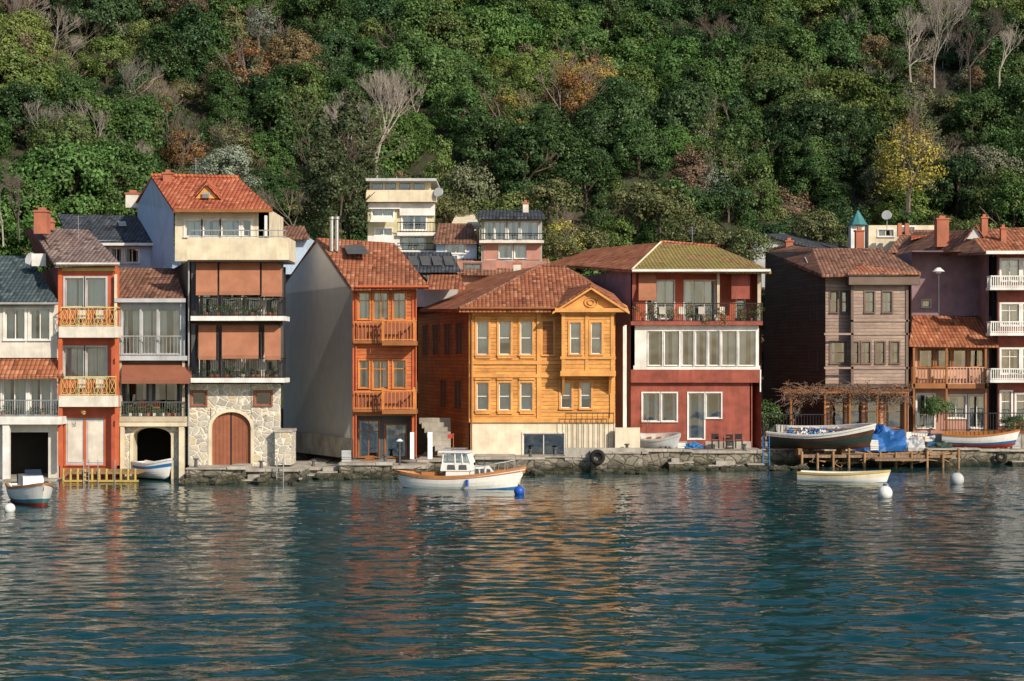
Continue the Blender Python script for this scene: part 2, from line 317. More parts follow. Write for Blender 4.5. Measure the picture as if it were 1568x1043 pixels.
b.roof('tile_greybrown',[(84,406,93.2),(183,402,93.2),(136,352,100),(48,348,100)]); b.bx('fascia','offwhite',86,403,182,407,.65,.1); b.gutter(86,183,404,93.1,'offwhite')
b.wall('redwall',92,407,180,735,[(100,426,128,470),(132,426,162,470),(98,532,128,578),(132,532,162,578),(101,640,160,712,dict(shut='pale',cas=.08,fr='redframe'))],fr='pale',nx=1,cur=.9)
b.bx('door_split','redframe',128,642,132,712,.02,.1); b.bx('door_panels','offwhite',104,646,125,708,.0,.06); b.bx('door_panels','offwhite',135,646,157,708,.0,.06)
b.bx('frieze','gold',94,410,178,415,.06,.06)
for (yt,yb) in ((470,500),(576,606)):
    b.rail('gold',93,yt,178,yb,.9,ret=.9,kind='x',sp=.5,t=.014); b.bx('slab','offwhite',90,yb,181,yb+17,1.,1.); b.chairs(110,165,yb,.5,2,'offwhite')
for x in (92,179): b.bx('posts','redframe',x-3,518,x+3,713,.9,.16); b.bx('posts','redframe',x-3,410,x+3,500,.08,.16)
b.bx('side_flue','cream',175,420,179,500,.3,.1)
b.chim('brickch',62,322,358,97,.75); b.chim('brickch',78,338,352,99,.3)
q=W(48,398,98); b.cyl('satellite_dish','white',q,q+Vector((-.05,-.08,.02)),.42,n=14)
q=W(62,398,96); b.mb('air_conditioner','white',q.x-.5,q.x+.3,96,96.4,q.z-.35,q.z+.35)
c=W(128,632,92.9); b.leaves('lantern','gold',c,.12,20,.05); b.aerial(120,365,98)
b.done()
b=B('arched_boathouse',94.)
b.shell('brownwall',180,287,455,640,9); b.shell('brownwall',180,287,640,735,9)
b.roof('tile_brown',[(174,460,93.5),(283,458,93.5),(268,411,98.5),(176,409,98.5)]); b.bx('fascia','pale',175,457,284,463,.55,.1)
b.wall('pale',180,463,284,548,[(187,474,214,542),(217,474,240,542),(243,474,276,542)],fr='pale',nx=1,cur=.85,cas=.05)
b.rail('grey',182,514,278,545,.4,sp=.2); b.bx('slab','pale',178,545,287,552,.5,.6)
b.awn('awning2',186,556,294,582,0,1.3)
b.wall('grey',182,552,284,640,[(190,582,225,636),(236,582,272,636)],out=-.9,fr='dgrey',nx=2,cur=.3)
b.bx('slab','beige',180,638,286,646,.6,1.6); b.rail('dgrey',182,615,282,640,.5,ret=.9); b.pots(186,280,638,.2,12,.4,.28); b.chairs(205,250,638,-.2,2)
for x in (184,281): b.bx('terrace_posts','beige',x-2,552,x+2,638,.3,.12)
def archwall(b,mat,x0,x1,yt,yb,ax0,ax1,asp,atop,out=0.,rev=.5,revm=None):
    Y=b.Y-out; g=lambda x,y:W(x,y,Y)
    A=[]
    n=14
    for i in range(n+1):
        an=math.pi*(1-i/n); A.append((( ax0+ax1)/2+(ax1-ax0)/2*math.cos(an), asp-(asp-atop)*math.sin(an)))
    b.add('walls',mat,[g(x0,yb),g(ax0,yb),g(ax0,yt),g(x0,yt)],[(0,1,2,3)]); b.add('walls',mat,[g(ax1,yb),g(x1,yb),g(x1,yt),g(ax1,yt)],[(0,1,2,3)])
    for i in range(n):
        p,q=A[i],A[i+1]; b.add('walls',mat,[g(*p),g(*q),g(q[0],yt),g(p[0],yt)],[(0,1,2,3)])
    pts=[(ax0,yb)]+A+[(ax1,yb)]
    for i in range(len(pts)-1):
        p=g(*pts[i]);q=g(*pts[i+1]); k=Vector((0,rev,0)); b.add('arch_reveal',revm or mat,[p,q,q+k,p+k],[(0,1,2,3)])
        cx,cy=(ax0+ax1)/2,asp
        def o(pp,dd):
            vx,vy=pp[0]-cx,min(0,pp[1]-cy); L=math.hypot(vx,vy) or 1; return W(pp[0]+vx/L*dd,pp[1]+vy/L*dd,Y-.04)
        b.add('arch_trim',revm or mat,[o(pts[i],0),o(pts[i+1],0),o(pts[i+1],5),o(pts[i],5)],[(0,1,2,3)])
archwall(b,'stone',184,284,646,738,204,262,668,655,0,1.,'cream'); b.bx('columns','cream',184,652,190,738,.5,.2); b.bx('columns','cream',274,652,282,738,.5,.2); b.bx('beam','cream',182,646,286,653,.55,.5)
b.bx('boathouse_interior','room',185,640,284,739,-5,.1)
b.done()
b=B('tall_terrace_house',93.6)
b.shell('brownwall',290,433,398,590,9,xbl=266); b.shell('stone',290,430,588,715,8,xbl=268)
Y4=96.5; b.Y=Y4
b.wall('cream',268,320,412,400,[(284,338,308,362),(311,338,336,362),(339,338,366,362),(372,338,384,362,dict(nx=1,cur=0))],fr='white',nx=1,cur=.9)
b.add('side_wall','bluewall',[W(266,400,Y4),W(266,322,Y4),W(232,274,102),W(211,312,108),W(207,430,108)],[(0,1,2,3,4)])
b.bx('walls','cream',396,320,412,400,0,6)
b.roof('tile_bright',[(266,322,95.6),(417,320,95.6),(366,273,102),(232,270,102)]); b.roof('tile_bright',[(232,270,102),(366,273,102),(380,300,108),(208,308,108)])
b.ridge('tile_bright',(232,269,102),(366,272,102)); b.bx('fascia','wood',268,320,417,325,.95,.1)
b.roof('tile_bright',[(293,305,97.4),(316,280,97.4),(318,274,100),(300,290,100.5)],.1); b.roof('tile_bright',[(316,280,97.4),(340,305,97.4),(336,290,100.5),(318,274,100)],.1)
b.poly('dormer','yellowtrim',[(299,304,97.6),(334,304,97.6),(316,284,97.6)]); b.bx('dormer_window','glass',310,294,322,303,-.9,.05)
b.chim('brickch',256,264,296,101,.5); b.chim('offwhite',202,295,318,108,.8); b.aerial(300,275,102)
b.bx('porch_post','white',405,330,409,362,2.2,.15); b.rail('steel',290,352,438,364,2.7,sp=.4)
b.Y=93.6
b.bx('parapet','cream',287,364,442,398,.9,.25); b.bx('parapet','cream',433,364,442,398,.6,3); b.bx('terrace_floor','conc',287,392,440,400,.6,3.4)
for (t0,t1,rt,rb) in ((402,448,455,484),(498,544,548,579)):
    b.wall('brownwall',290,t0-4,433,rb+6,[(304,t0+12,334,rb),(340,t0+12,370,rb),(376,t0+12,400,rb),(405,t0+12,426,rb)],out=-1.1,fr='white',nx=1,cur=.6,cas=.04)
    for (q,r) in ((300,333),(336,398),(401,432)): b.awn('awning',q+(4 if t0>450 else 0),t0,r-(2 if t0>450 else 0),t1+R.uniform(-2,2),-.1,1.)
    b.rail('black',300,rt,434,rb,.85,ret=1.,sp=.11); b.bx('slab','white',292,rb,436,rb+7,1.,2.1)
    b.bx('posts','dgrey',293,t0-2,299,rb,0,.3); b.bx('posts','dgrey',428,t0-2,433,rb,0,.3); b.pots(305,430,rb,.5,10,.3,.25); b.chairs(310,420,rb,.1,3,'offwhite')
b.wall('stone',290,588,322,625,[(294,600,315,620)],fr='awning2',nx=1,cur=0,cas=.1); b.wall('stone',384,588,430,625,[(391,600,415,620)],fr='awning2',nx=1,cur=0,cas=.1)
b.wall('stone',290,625,323,714); b.wall('stone',384,625,430,714)
archwall(b,'stone',322,385,588,714,324,384,655,631,0,.3,'cream')
b.bx('arched_door','doorred',324,632,384,712,-.2,.1); b.bx('door_split','black',353,632,355,712,-.17,.05)
for i in range(1,10): b.bx('door_boards','wood',324+i*6,634,324.7+i*6,711,-.18,.04)
b.bx('garden_wall','stone',421,662,446,712,.6,2.); b.bx('wall_cap','quaytop',420,658,447,662,.65,2.1)
b.pipe(289,400,712,.12,'grey')
b.done()
b=B('orange_front_house',97.)
YL=110.
b.poly('side_wall','whitewall',[(541,703,97),(541,437,97),(487,366,103),(434,440,YL),(434,680,YL)])
b.shell('clap_orange',541,637,437,703,13,xbl=434,smat='whitewall')
b.roof('tile_red',[(538,440,96.2),(657,438,96.2),(604,372,103),(485,364,103)],.18); b.roof('tile_red',[(485,364,103),(604,372,103),(560,440,111),(430,442,111)],.18)
b.add('barge_board','grey',[W(536,442,96.2),W(484,366,103),W(484,370,103),W(536,446,96.2)],[(0,1,2,3)])
b.gutter(545,657,439,96.1,'redframe')
b.wall('clap_orange',541,437,637,531,[(549,448,566,489),(572,448,594,490,dict(nx=2)),(602,448,621,489)],fr='orangewood',nx=1,cur=.8,cas=.07,top=.3)
b.wall('clap_orange',541,531,637,633,[(550,552,565,594),(571,552,594,596,dict(nx=2)),(602,552,621,594)],fr='orangewood',nx=1,cur=.7,cas=.07,top=.3)
for (yt,yb) in ((492,522),(599,627)):
    b.rail('orangewood',542,yt,584,yb,.35,sp=.2,t=.02,rt=.04); b.rail('orangewood',587,yt-2,636,yb,1.1,sp=.2,t=.02,rt=.04,ret=1.)
    b.bx('slab','wood',541,yb,586,yb+4,.4,.4); b.bx('slab','wood',585,yb,638,yb+7,1.2,1.2)
    b.bx('wall_panel','doorred',541,yt+2,637,yb,.015,.02)
    for x in (586,634): b.bx('newel_posts','orangewood',x-1.5,yt-6,x+1.5,yb,1.13,.12)
for x in (543,634): b.bx('corner_posts','redframe',x-3,437,x+3,700,.06,.1)
b.bx('ground_beam','wood',541,630,637,637,.08,.3)
b.wall('dgrey',541,637,637,703,[(549,644,580,700),(590,650,622,700,dict(nx=1))],out=-.8,fr='wood',nx=2,cur=.3,top=.3,cas=.05)
b.bx('gate_pillar','whitewall',655,662,662,703,.4,.25); b.bx('stone_pillar','whitewall',628,662,634,703,.4,.2)
for x in (508,516): b.cyl('steel_flue','steel',W(x,385,101),W(x,337,101),.12); b.cyl('flue_cap','steel',W(x,336,101),W(x,332,101),.17)
b.slab('skylight','dgrey',[W(532,388,99.6),W(566,388,99.6),W(556,375,101.6),W(526,375,101.6)],.03)
b.add('low_side_wall','conc',[W(541,703,96.6),W(541,672,96.6),W(433,658,107.6),W(433,690,107.6)],[(0,1,2,3)])
for (x,y0,y1) in ((545,437,700),(637,442,700)): b.pipe(x,y0,y1,.12,'redframe',.04)
b.done()
b=B('yellow_wooden_house',101.)
b.shell('clap_yellow',718,942,474,692,13,xbl=640,smat='clap_side')  # side wall's shade is put in as a darker board colour
wy=dict(fr='yellowtrim',nx=1,ny=2,cur=1,cas=.12,sf='white')
b.wall('clap_yellow',718,470,942,645,[(730,492,748,543),(764,492,782,543),(797,492,815,543),(831,492,847,543,dict(shut='clap_side')),
  (730,586,748,628),(764,586,782,628),(797,586,815,628),(859,586,875,625),(889,586,905,625)],**wy)
b.wall('creamwall',720,645,942,706,[(801,664,864,704,dict(fr='offwhite',nx=2,ny=1,cur=0,shut=None))],cas=.08)
for (y0,y1,o) in ((553,558,.1),(573,578,.1),(641,647,.14),(474,480,.12)): b.bx('trim_bands','yellowtrim',718,y0,942,y1,o,.2)
for x in (718,822,934): b.bx('pilasters','yellowtrim',x,480,x+7,641,.07,.1)
for i in range(3):
    x=724+i*34
    for y in (547,632): b.bx('panels','yellowtrim',x+4,y-1,x+27,y+2,.09,.1)
    for y in (489,583): b.bx('window_hoods','yellowtrim',x+3,y-4,x+27,y-1,.12,.14)
ob=.95
b.wall('clap_yellow',861,478,940,571,[(873,494,889,542),(905,494,921,542)],out=ob,**wy)
a=W(861,478,101-ob); c=W(940,571,101-ob)
b.add('bay_sides','clap_yellow',[(a.x,101-ob,c.z),(a.x,101-ob,a.z),(a.x,101,a.z),(a.x,101,c.z),(c.x,101-ob,c.z),(c.x,101-ob,a.z),(c.x,101,a.z),(c.x,101,c.z)],[(0,1,2,3),(7,6,5,4),(0,3,7,4)])
for (y0,y1) in ((546,550),(568,576),(476,481)): b.bx('bay_trim','yellowtrim',858,y0,943,y1,ob+.08,.3 if y0!=568 else 1.)
for x in (860,896,935): b.bx('bay_pilasters','yellowtrim',x,481,x+5,568,ob+.05,.06)
for x in (863,935):
    p=W(x,576,101-ob).x; z=W(x,576,101).z
    b.add('brackets','yellowtrim',[(p-.07,100.1,z),(p+.07,100.1,z),(p-.07,101,z),(p+.07,101,z),(p-.07,101,z-1.1),(p+.07,101,z-1.1)],[(0,1,5,4),(0,4,2),(1,3,5)])
b.add('pediment','yellowtrim',[W(852,476,100.05),W(960,476,100.05),W(905,443,100.05)],[(0,1,2)])
b.roof('yellowtrim',[(846,478,99.6),(905,440,99.6),(905,437,103),(850,468,103)],.12,'pediment_cornice'); b.roof('yellowtrim',[(905,440,99.6),(964,478,99.6),(960,468,103),(905,437,103)],.12,'pediment_cornice')
b.bx('pediment_cornice','yellowtrim',850,472,961,478,1.35,.5)
b.roof('tile_red',[(848,474,99.9),(905,437,99.9),(905,432,105),(866,440,104)],.06); b.roof('tile_red',[(905,437,99.9),(962,474,99.9),(940,450,104),(905,432,105)],.06)
for rr in (10,5):
    for j in range(16):
        t0=2*math.pi*j/16;t1=2*math.pi*(j+1)/16
        b.cyl('rosette','yellowtrim',W(905+rr*math.cos(t0),463+rr*.75*math.sin(t0),100.0),W(905+rr*math.cos(t1),463+rr*.75*math.sin(t1),100.0),.035,n=4)
A=(703,473,100.2);Rg=(828,407,107.5);R2=(868,409,107.5);Bq=(962,473,100.2)
b.roof('tile_red',[A,Bq,R2,Rg],.2); b.roof('tile_red',[(630,473,115),A,Rg,(742,424,116)],.2); b.roof('tile_red',[Bq,(925,440,115),R2],.2)
b.ridge('tile_brown',A,Rg,.09); b.ridge('tile_brown',Rg,R2,.09); b.bx('eave_fascia','yellowtrim',706,471,862,476,.7,.15); b.gutter(704,862,472,100.1,'wood')
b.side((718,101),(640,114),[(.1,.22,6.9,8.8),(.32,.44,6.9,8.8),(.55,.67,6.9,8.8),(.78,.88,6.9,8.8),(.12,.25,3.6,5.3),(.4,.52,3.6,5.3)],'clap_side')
b.pipe(722,474,690,.15,'wood')
for i in range(8): b.bx('steps','conc',642+i*4,640+i*7,690,649+i*7,.0-(7-i)*.3,.35)
b.bx('garden_wall','conc',865,686,986,705,1.4,.3); b.bx('garden_wall_tall','creamwall',942,655,980,690,.6,.3); b.rail('black',866,632,940,690,.6,sp=.3,t=.015)
b.done()
b=B('maroon_veranda_house',105.)
b.shell('maroon',966,1166,412,690,13,xbl=868,smat='purple')
FL=(968,413,104.2);FR=(1181,415,104.2);r1=(1012,371,110.5);r2=(1098,378,110.5)
b.roof('tile_mossy',[FL,FR,r2,r1],.18); b.roof('tile_red',[(836,404,119),FL,r1,(905,381,121)],.18); b.roof('tile_moss',[FR,(1140,395,118),r2],.18)
b.ridge('cream',FL,r1,.06); b.ridge('tile_red',r1,r2); b.bx('eave_fascia','offwhite',970,412,1180,416,.8,.1); b.gutter(968,1180,415,104.05,'white')
b.Y=106.4
b.wall('redwall',972,414,1164,497,[(990,430,1002,490,dict(nx=1)),(1005,430,1032,488),(1048,430,1094,494,dict(nx=3)),(1128,434,1140,492,dict(nx=1))],fr='white',nx=2,cur=.7,cas=.06)
b.Y=105
b.bx('side_post','maroon',968,414,974,497,0,1.4); b.bx('side_post','beige',1160,416,1165,497,0,.15); b.bx('side_post','beige',1098,416,1102,497,0,.12)
b.awn('awning',978,418,1005,455,-.2,.5); b.bx('hanging_laundry','maroon',1120,420,1148,458,-.1,.04)
b.bx('balcony_slab','maroon',966,492,1168,498,.5,2.); b.rail('black',970,464,1168,493,.45,sp=.12,ret=1.3)
b.pots(975,1165,492,.0,9,.8,.3); b.pots(1120,1168,492,.2,4,.2,.45); b.chairs(1000,1120,492,-.4,4,'offwhite')
for i in range(8): 
    c=W(975+i*27,R.uniform(470,490),104.4); b.leaves('trailing_plants','plantleaf',c,.3,50,.06,(1,.4,1.2)); b.leaves('flowers','flower',c,.3,10,.05,(1,.5,1))
b.wall('white',972,498,1162,564,[(992,507,1014,560),(1017,507,1040,560),(1044,507,1062,560),(1065,507,1082,560),(1085,507,1102,560),(1105,507,1128,560),(1131,507,1157,560)],out=.1,fr='white',nx=1,cur=.7,cas=.03)
b.bx('veranda_base','white',970,560,1164,566,.14,.3); b.bx('side_wall','white',972,498,1162,500,.12,.2)
b.bx('red_band','maroon',966,566,1166,586,.3,.5)
b.wall('maroon',966,586,1150,690,[(984,602,1010,645),(1013,602,1036,645),(1054,602,1078,672,dict(sill=0)),(1081,602,1104,640)],fr='white',nx=1,cur=.6,cas=.08)
b.bx('corner_wall','maroon',1148,586,1152,690,0,8); b.bx('plinth','conc',966,676,1052,690,.04,.1); b.bx('plinth','conc',1080,676,1150,690,.04,.1)
b.pipe(957,498,690,.3,'white',.1); b.pipe(1164,566,600,.3); b.bx('balcony_column','white',954,500,958,690,1.5,.15)
b.aerial(1060,378,110.5)
b.done()
b=B('dark_wooden_house',109.)
b.poly('side_wall','clap_brown_shade',[(1264,665,109),(1264,418,109),(1242,385,113.5),(1172,386,120),(1168,640,120)])
b.shell('clap_brown',1264,1390,418,665,11,xbl=1172,smat='clap_brown_shade')  # left wall's shade is painted in with darker brown boards
b.wall('clap_brown',1264,418,1304,592,[(1272,447,1282,478),(1289,447,1299,478),(1272,524,1294,556)],fr='brownwall',nx=1,ny=2,cur=.5,cas=.1)
b.wall('clap_brown',1303,418,1391,592,[(1325,447,1338,478),(1352,447,1365,478),(1302.5+4,524,1314,556),(1320,524,1332,556),(1342,524,1354,556),(1364,524,1376,556)],out=.7,fr='brownwall',nx=1,ny=2,cur=.7,cas=.1)
b.add('bay_side','clap_brown_shade',[W(1303,592,108.3),W(1303,418,108.3),W(1303,418,109),W(1303,592,109)],[(0,1,2,3)]); b.add('bay_side','clap_brown',[W(1391,592,108.3),W(1391,592,114),W(1391,418,114),W(1391,418,108.3)],[(0,1,2,3)])
b.bx('floor_soffit','clap_brown_shade',1264,588,1391,593,.72,1.)
for y in (510,562): b.bx('trim','clap_brown',1262,y,1392,y+3,.76,.1)
b.bx('trim','clap_brown',1303,490,1392,493,.76,.1)
for x in (1303,1387): b.bx('corner_boards','brownwall',x,436,x+4,590,.76,.06)
b.bx('cornice','brownwall',1300,421,1409,436,1.2,1.); b.bx('cornice_strip','pale',1299,417,1410,422,1.25,1.)
b.roof('tile_brown',[(1258,420,108),(1410,417,107.7),(1352,380,114),(1244,380,114)],.2); b.roof('tile_brown',[(1172,384,121),(1258,420,108),(1244,380,114),(1200,374,121)],.2)
b.roof('tile_red',[(1298,418,107.6),(1409,418,107.6),(1365,400,111),(1320,400,111)],.1)
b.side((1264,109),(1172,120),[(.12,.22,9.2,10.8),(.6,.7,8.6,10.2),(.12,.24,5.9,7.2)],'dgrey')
b.wall('peach',1264,592,1391,665,[(1274,606,1292,655),(1300,606,1318,655),(1328,606,1346,655),(1356,606,1380,655)],out=-.6,fr='wood',nx=1,ny=2,cur=.4)
b.slab('skylight','pale',[W(1236,402,112),W(1256,402,112),W(1250,394,113.3),W(1232,394,113.3)],.05)
b.chim('brickch',1209,368,392,119,.5); b.chim('brickch',1317,352,388,116,.55)
b.done()
b=B('vine_pergola',107.)
for x in (1210,1262,1300,1342,1385): b.bx('posts','wood',x,602,x+3,668,0,.12)
for k in range(5): b.bx('beams','wood',1200,600-k,1392,602.5-k,.1-k*.35,.1)
for i in range(620):
    x=R.uniform(1198,1394); p=W(x,R.triangular(586,622,600),107+R.uniform(-.6,1.4)); d=Vector((R.gauss(0,.5),R.gauss(0,.3),R.gauss(-.12,.22)))
    b.cyl('bare_vines','twig',p,p+d,.022,.008,n=3)
    if i%2==0: b.leaves('dry_leaves','ivyleaf',p,.3,10,.06)
b.done()
b=B('wooden_terrace_house',111.)
b.wall('purple',1396,384,1520,484,[(1412,460,1424,470,dict(nx=1,cur=0))],out=-2.5,fr='grey'); b.shell('purple',1396,1514,385,660,8)
b.roof('tile_red',[(1392,528,109.8),(1530,530,109.8),(1512,486,113),(1398,482,113)],.12)
b.wall('peach',1398,520,1514,592,[(1408,536,1428,562),(1434,536,1454,562),(1460,536,1480,562),(1486,536,1506,562)],fr='wood',nx=1,cur=.5)
b.bx('balcony_slab','wood',1396,588,1512,595,1.1,1.2); b.rail('wood',1396,562,1450,589,1.05,sp=.2,t=.02); b.rail('peach',1450,562,1510,589,1.05,sp=.2,t=.03)
for x in (1398,1448,1508): b.bx('posts','wood',x,530,x+3,660,1.1,.13)
b.wall('pinkwall',1398,595,1514,665,[(1404,604,1430,655),(1450,606,1478,640),(1484,606,1508,655)],fr='white',nx=2,cur=.6)
b.pots(1400,1510,588,.5,6,.1,.25)
b.done()
b=B('bay_window_house',110.)
b.shell('maroon',1528,1640,384,665,10,xbl=1512,smat='purple')
b.wall('maroon',1528,384,1640,665,[(1533,398,1560,430),(1566,398,1600,430),(1533,466,1560,498),(1566,466,1600,498),(1533,535,1560,572),(1566,535,1600,572),(1533,600,1548,650,dict(nx=1)),(1556,604,1590,640)],fr='white',nx=2,ny=1,cur=.7,cas=.12,top=.3)
for y in (430,500,572): 
    b.bx('balcony_slab','white',1516,y+10,1640,y+14,1.,1.); b.rail('white',1517,y-8,1640,y+10,.95,sp=.14,t=.03,rt=.04,ret=.9)
b.roof('tile_red',[(1508,386,108.8),(1645,386,108.8),(1620,346,114),(1480,352,114)],.18); b.roof('tile_brown',[(1345,392,121),(1508,386,108.8),(1480,352,114),(1400,356,121)],.18)
b.bx('eave','white',1510,384,1645,389,1.3,.2)
b.pots(1520,1568,440,.5,3); b.pots(1520,1568,582,.5,3,.6)
b.chim('brickch',1444,334,378,114,.8); b.chim('brickch',1508,332,362,112,.4); b.chim('brickch',1537,348,380,111,.35)
b.poly('dormer','pale',[(1480,366,112),(1506,366,112),(1493,348,112)]); b.roof('tile_red',[(1476,368,111.8),(1494,344,111.8),(1494,342,113.5),(1484,356,113.5)],.06); b.roof('tile_red',[(1494,344,111.8),(1510,368,111.8),(1506,356,113.5),(1494,342,113.5)],.06)
b.done()
b=B('slate_roof_house',103.)
b.wall('bluewall',120,368,238,420,[(170,380,186,402),(192,380,212,402)],fr='white'); b.shell('bluewall',120,238,368,520,8)
b.roof('tile_dark',[(110,374,102.4),(240,372,102.4),(208,330,108),(88,328,108)]); b.slab('skylight','pale',[W(182,345,105.5),W(194,345,105.5),W(192,339,106.3),W(181,339,106.3)],.05)
b.bx('fascia','white',112,372,239,376,.65,.1); b.done()
b=B('yellow_hillside_house',121.)
b.wall('yellowish',563,292,664,470,[(582,296,600,306),(606,296,640,306),(570,318,602,336,dict(cur=1)),(616,322,652,352),(575,350,600,360),(614,362,650,384)],fr='white',cur=.6); b.shell('yellowish',563,664,292,470,7,xbl=572)
b.bx('roof_slab','pale',560,273,668,277,.5,6); b.wall('cream',566,278,660,292,[(570,280,586,290),(590,280,606,290),(612,280,628,290),(634,280,650,290)],out=-.6,fr='pale',nx=1,cur=.3,cas=.02)
b.bx('terrace_slab','cream',560,291,668,309,.8,1.2); b.bx('white_band','white',563,311,612,320,.3,.4); b.bx('white_band','white',612,311,666,330,.25,.3)
b.bx('balcony_slab','white',608,356,668,361,1,1.); b.rail('black',608,340,668,356,.95,sp=.2); b.bx('white_bay','white',563,361,612,386,.7,.8); b.bx('balcony_slab','white',608,384,668,388,1,1.); b.rail('black',608,372,668,384,.95,sp=.2)
b.poly('umbrella','cloth',[(566,340,119.8),(604,340,119.8),(600,330,120.5),(570,330,120.5)])
q=W(672,295,120); b.cyl('satellite_dish','pale',q,q+Vector((-.05,-.1,.03)),.35,n=12)
b.done()
b=B('brown_roof_house',118.)
b.wall('bluewall',668,368,730,460,[(684,374,712,388),(690,392,700,420)],fr='white'); b.shell('bluewall',668,730,368,470,6)
b.roof('tile_brown',[(664,370,117.4),(734,370,117.4),(722,342,122),(672,342,122)]); b.roof('cream',[(690,345,122),(735,345,122),(724,325,126),(700,325,126)],.3); b.bx('w','cream',692,343,734,372,-6,3); b.done()
b=B('grey_balcony_house',117.)
b.wall('grey',737,332,830,450,[(742,340,756,368),(758,340,774,368),(778,340,794,368),(798,340,824,368),(746,376,758,398),(764,376,784,396),(788,376,806,396)],fr='white',nx=1,cur=.9,cas=.04); b.shell('grey',737,830,330,450,7)
b.roof('tile_dark',[(728,332,116.2),(836,332,116.2),(828,322,122),(734,322,122)],.15); b.bx('orange_panels','pinkwall',740,372,762,400,.06,.1); b.bx('orange_panels','pinkwall',806,372,828,398,.06,.1)
b.bx('slab','offwhite',734,368,833,372,.7,.9); b.rail('black',736,357,833,368,.65,sp=.3); b.bx('slab','pinkwall',734,400,833,415,.7,.9); b.chim('offwhite',805,310,328,120,.4); b.chim('offwhite',792,402,425,112,.5)
b.done()
b=B('low_tiled_house',112.)
b.wall('pale',630,412,700,470,[(640,420,690,436)],fr='dgrey',nx=4,cur=0); b.shell('pale',630,700,412,480,6)
b.roof('tile_dark',[(622,414,111.4),(706,414,111.4),(690,386,115),(612,386,115)]); b.roof('tile_red',[(650,440,108.5),(712,440,108.5),(704,418,112),(660,418,112)])
for i in range(4): b.slab('solar_panels','dgrey',[W(628+i*18,406,112.1),W(642+i*18,406,112.1),W(638+i*18,392,114),W(624+i*18,392,114)],.02)
b.done()
b=B('teal_wall_house',116.)
b.wall('pinkwall',700,400,760,460,[(712,404,736,414)],fr='brownwall'); b.shell('pinkwall',700,760,400,470,5); b.roof('tile_brown',[(696,418,115.4),(700,396,118),(840,396,118),(850,420,115.4)]); b.done()
b=B('small_back_house',112.)
b.wall('bluewall',408,362,470,420,[(416,370,432,384)],fr='white'); b.shell('bluewall',408,470,362,480,6); b.roof('tile_brown',[(404,364,111.4),(474,364,111.4),(466,346,115),(412,346,115)]); b.done()
b=B('blue_gable_house',123.)
b.poly('walls','pale',[(1110,440,123),(1290,440,123),(1290,390,123),(1172,360,123),(1110,384,123)]); b.roof('tile_dark',[(1105,388,122.6),(1172,358,122.6),(1215,358,130),(1150,384,130)]); b.roof('tile_dark',[(1172,358,122.6),(1300,392,122.6),(1320,384,130),(1215,358,130)]); b.bx('window','dgrey',1262,392,1268,400,.03,.1)
b.done()
b=B('turret_house',124.)
b.wall('cream',1330,345,1440,420,[(1345,352,1368,362),(1380,348,1400,362)],fr='white'); b.shell('cream',1330,1440,345,430,6); b.roof('tile_brown',[(1360,384,119),(1455,384,119),(1440,352,123),(1385,352,123)])
b.roof('tile_bright',[(1395,366,118.4),(1450,352,118.4),(1450,348,121),(1395,360,121)],.08)
b.bx('turret','white',1303,345,1324,385,1,.9); q=W(1313.5,345,123.3); b.cyl('turret_roof','teal',q,q+Vector((0,0,1.1)),.72,.02,n=8,smooth=False)
for x in (1375,1386): b.bx('chimneys','brickch',x,342,x+6,362,2,.3)
q=W(1358,330,120); b.cyl('satellite_dish','pale',q,q+Vector((-.05,-.1,.03)),.35,n=12); b.cyl('dish_pole','grey',q,W(1358,352,120),.03)
b.done()
# ------------------------------------------------------------ quays
def quay(x0,x1,Y,zt,dep,name='stone_quay',top='quaytop',ledge=.5):
    b=B(name,Y); a=W(x0,0,Y).x; c=W(x1,0,Y).x; n=max(3,int((c-a)/.5))
    vs=[];fs=[]; rows=6
    for i in range(n+1):
        for j in range(rows+1): vs.append((a+(c-a)*i/n, Y+R.uniform(-.16,.08)-(.12 if j<3 else 0), -1.2+(zt-.12+1.2)*j/rows))
    for i in range(n):
        for j in range(rows): k=i*(rows+1)+j; fs.append((k,k+rows+1,k+rows+2,k+1))
    b.add('face','quaystone',vs,fs); b.mb('core','quaystone',a,c,Y+.12,Y+dep,-1.2,zt-.12)
    x=a-.04
    while x<c:
        w=min(R.uniform(.9,2.4),c+.04-x); dz=R.uniform(-.06,.05)
        b.mb('cap',top,x,x+w-.02,Y-.12-R.uniform(0,.14),Y+dep,zt-.14,zt+dz)
        if R.random()<ledge and zt>.5:
            o=R.uniform(.35,1.3); zz=R.uniform(.12,.5); b.mb('landing_slabs','quaystone',x,x+w*.9,Y-o,Y-.05,-.8,zz); b.mb('landing_tops','quaytop',x-.03,x+w*.9+.03,Y-o-.04,Y-.06,zz,zz+.07)
            if R.random()<.4: b.mb('steps','conc',x+w*.2,x+w*.7,Y-o*.5,Y-.04,zz+.07,zz+.3)
        x+=w
    b.done()
quay(-160,185,92.6,.12,8)
for q_ in ((286,376,91.2,.85,7),(376,462,91.5,.72,7),(455,520,95.3,.55,10),(520,600,94.8,.85,10),(600,655,95.4,.62,10),(640,728,98.9,.8,10),(728,834,98.1,.98,10),(834,905,99.7,1.,10),(905,992,99.3,1.25,10),(985,1060,102.2,1.2,12),(1060,1168,102.7,1.08,12),(1160,1236,106.0,1.1,12),(1236,1420,106.4,1.02,12),(1420,1500,105.8,1.12,12),(1500,1760,106.3,1.0,12)): quay(*q_)
b=B('shore_rocks',94)
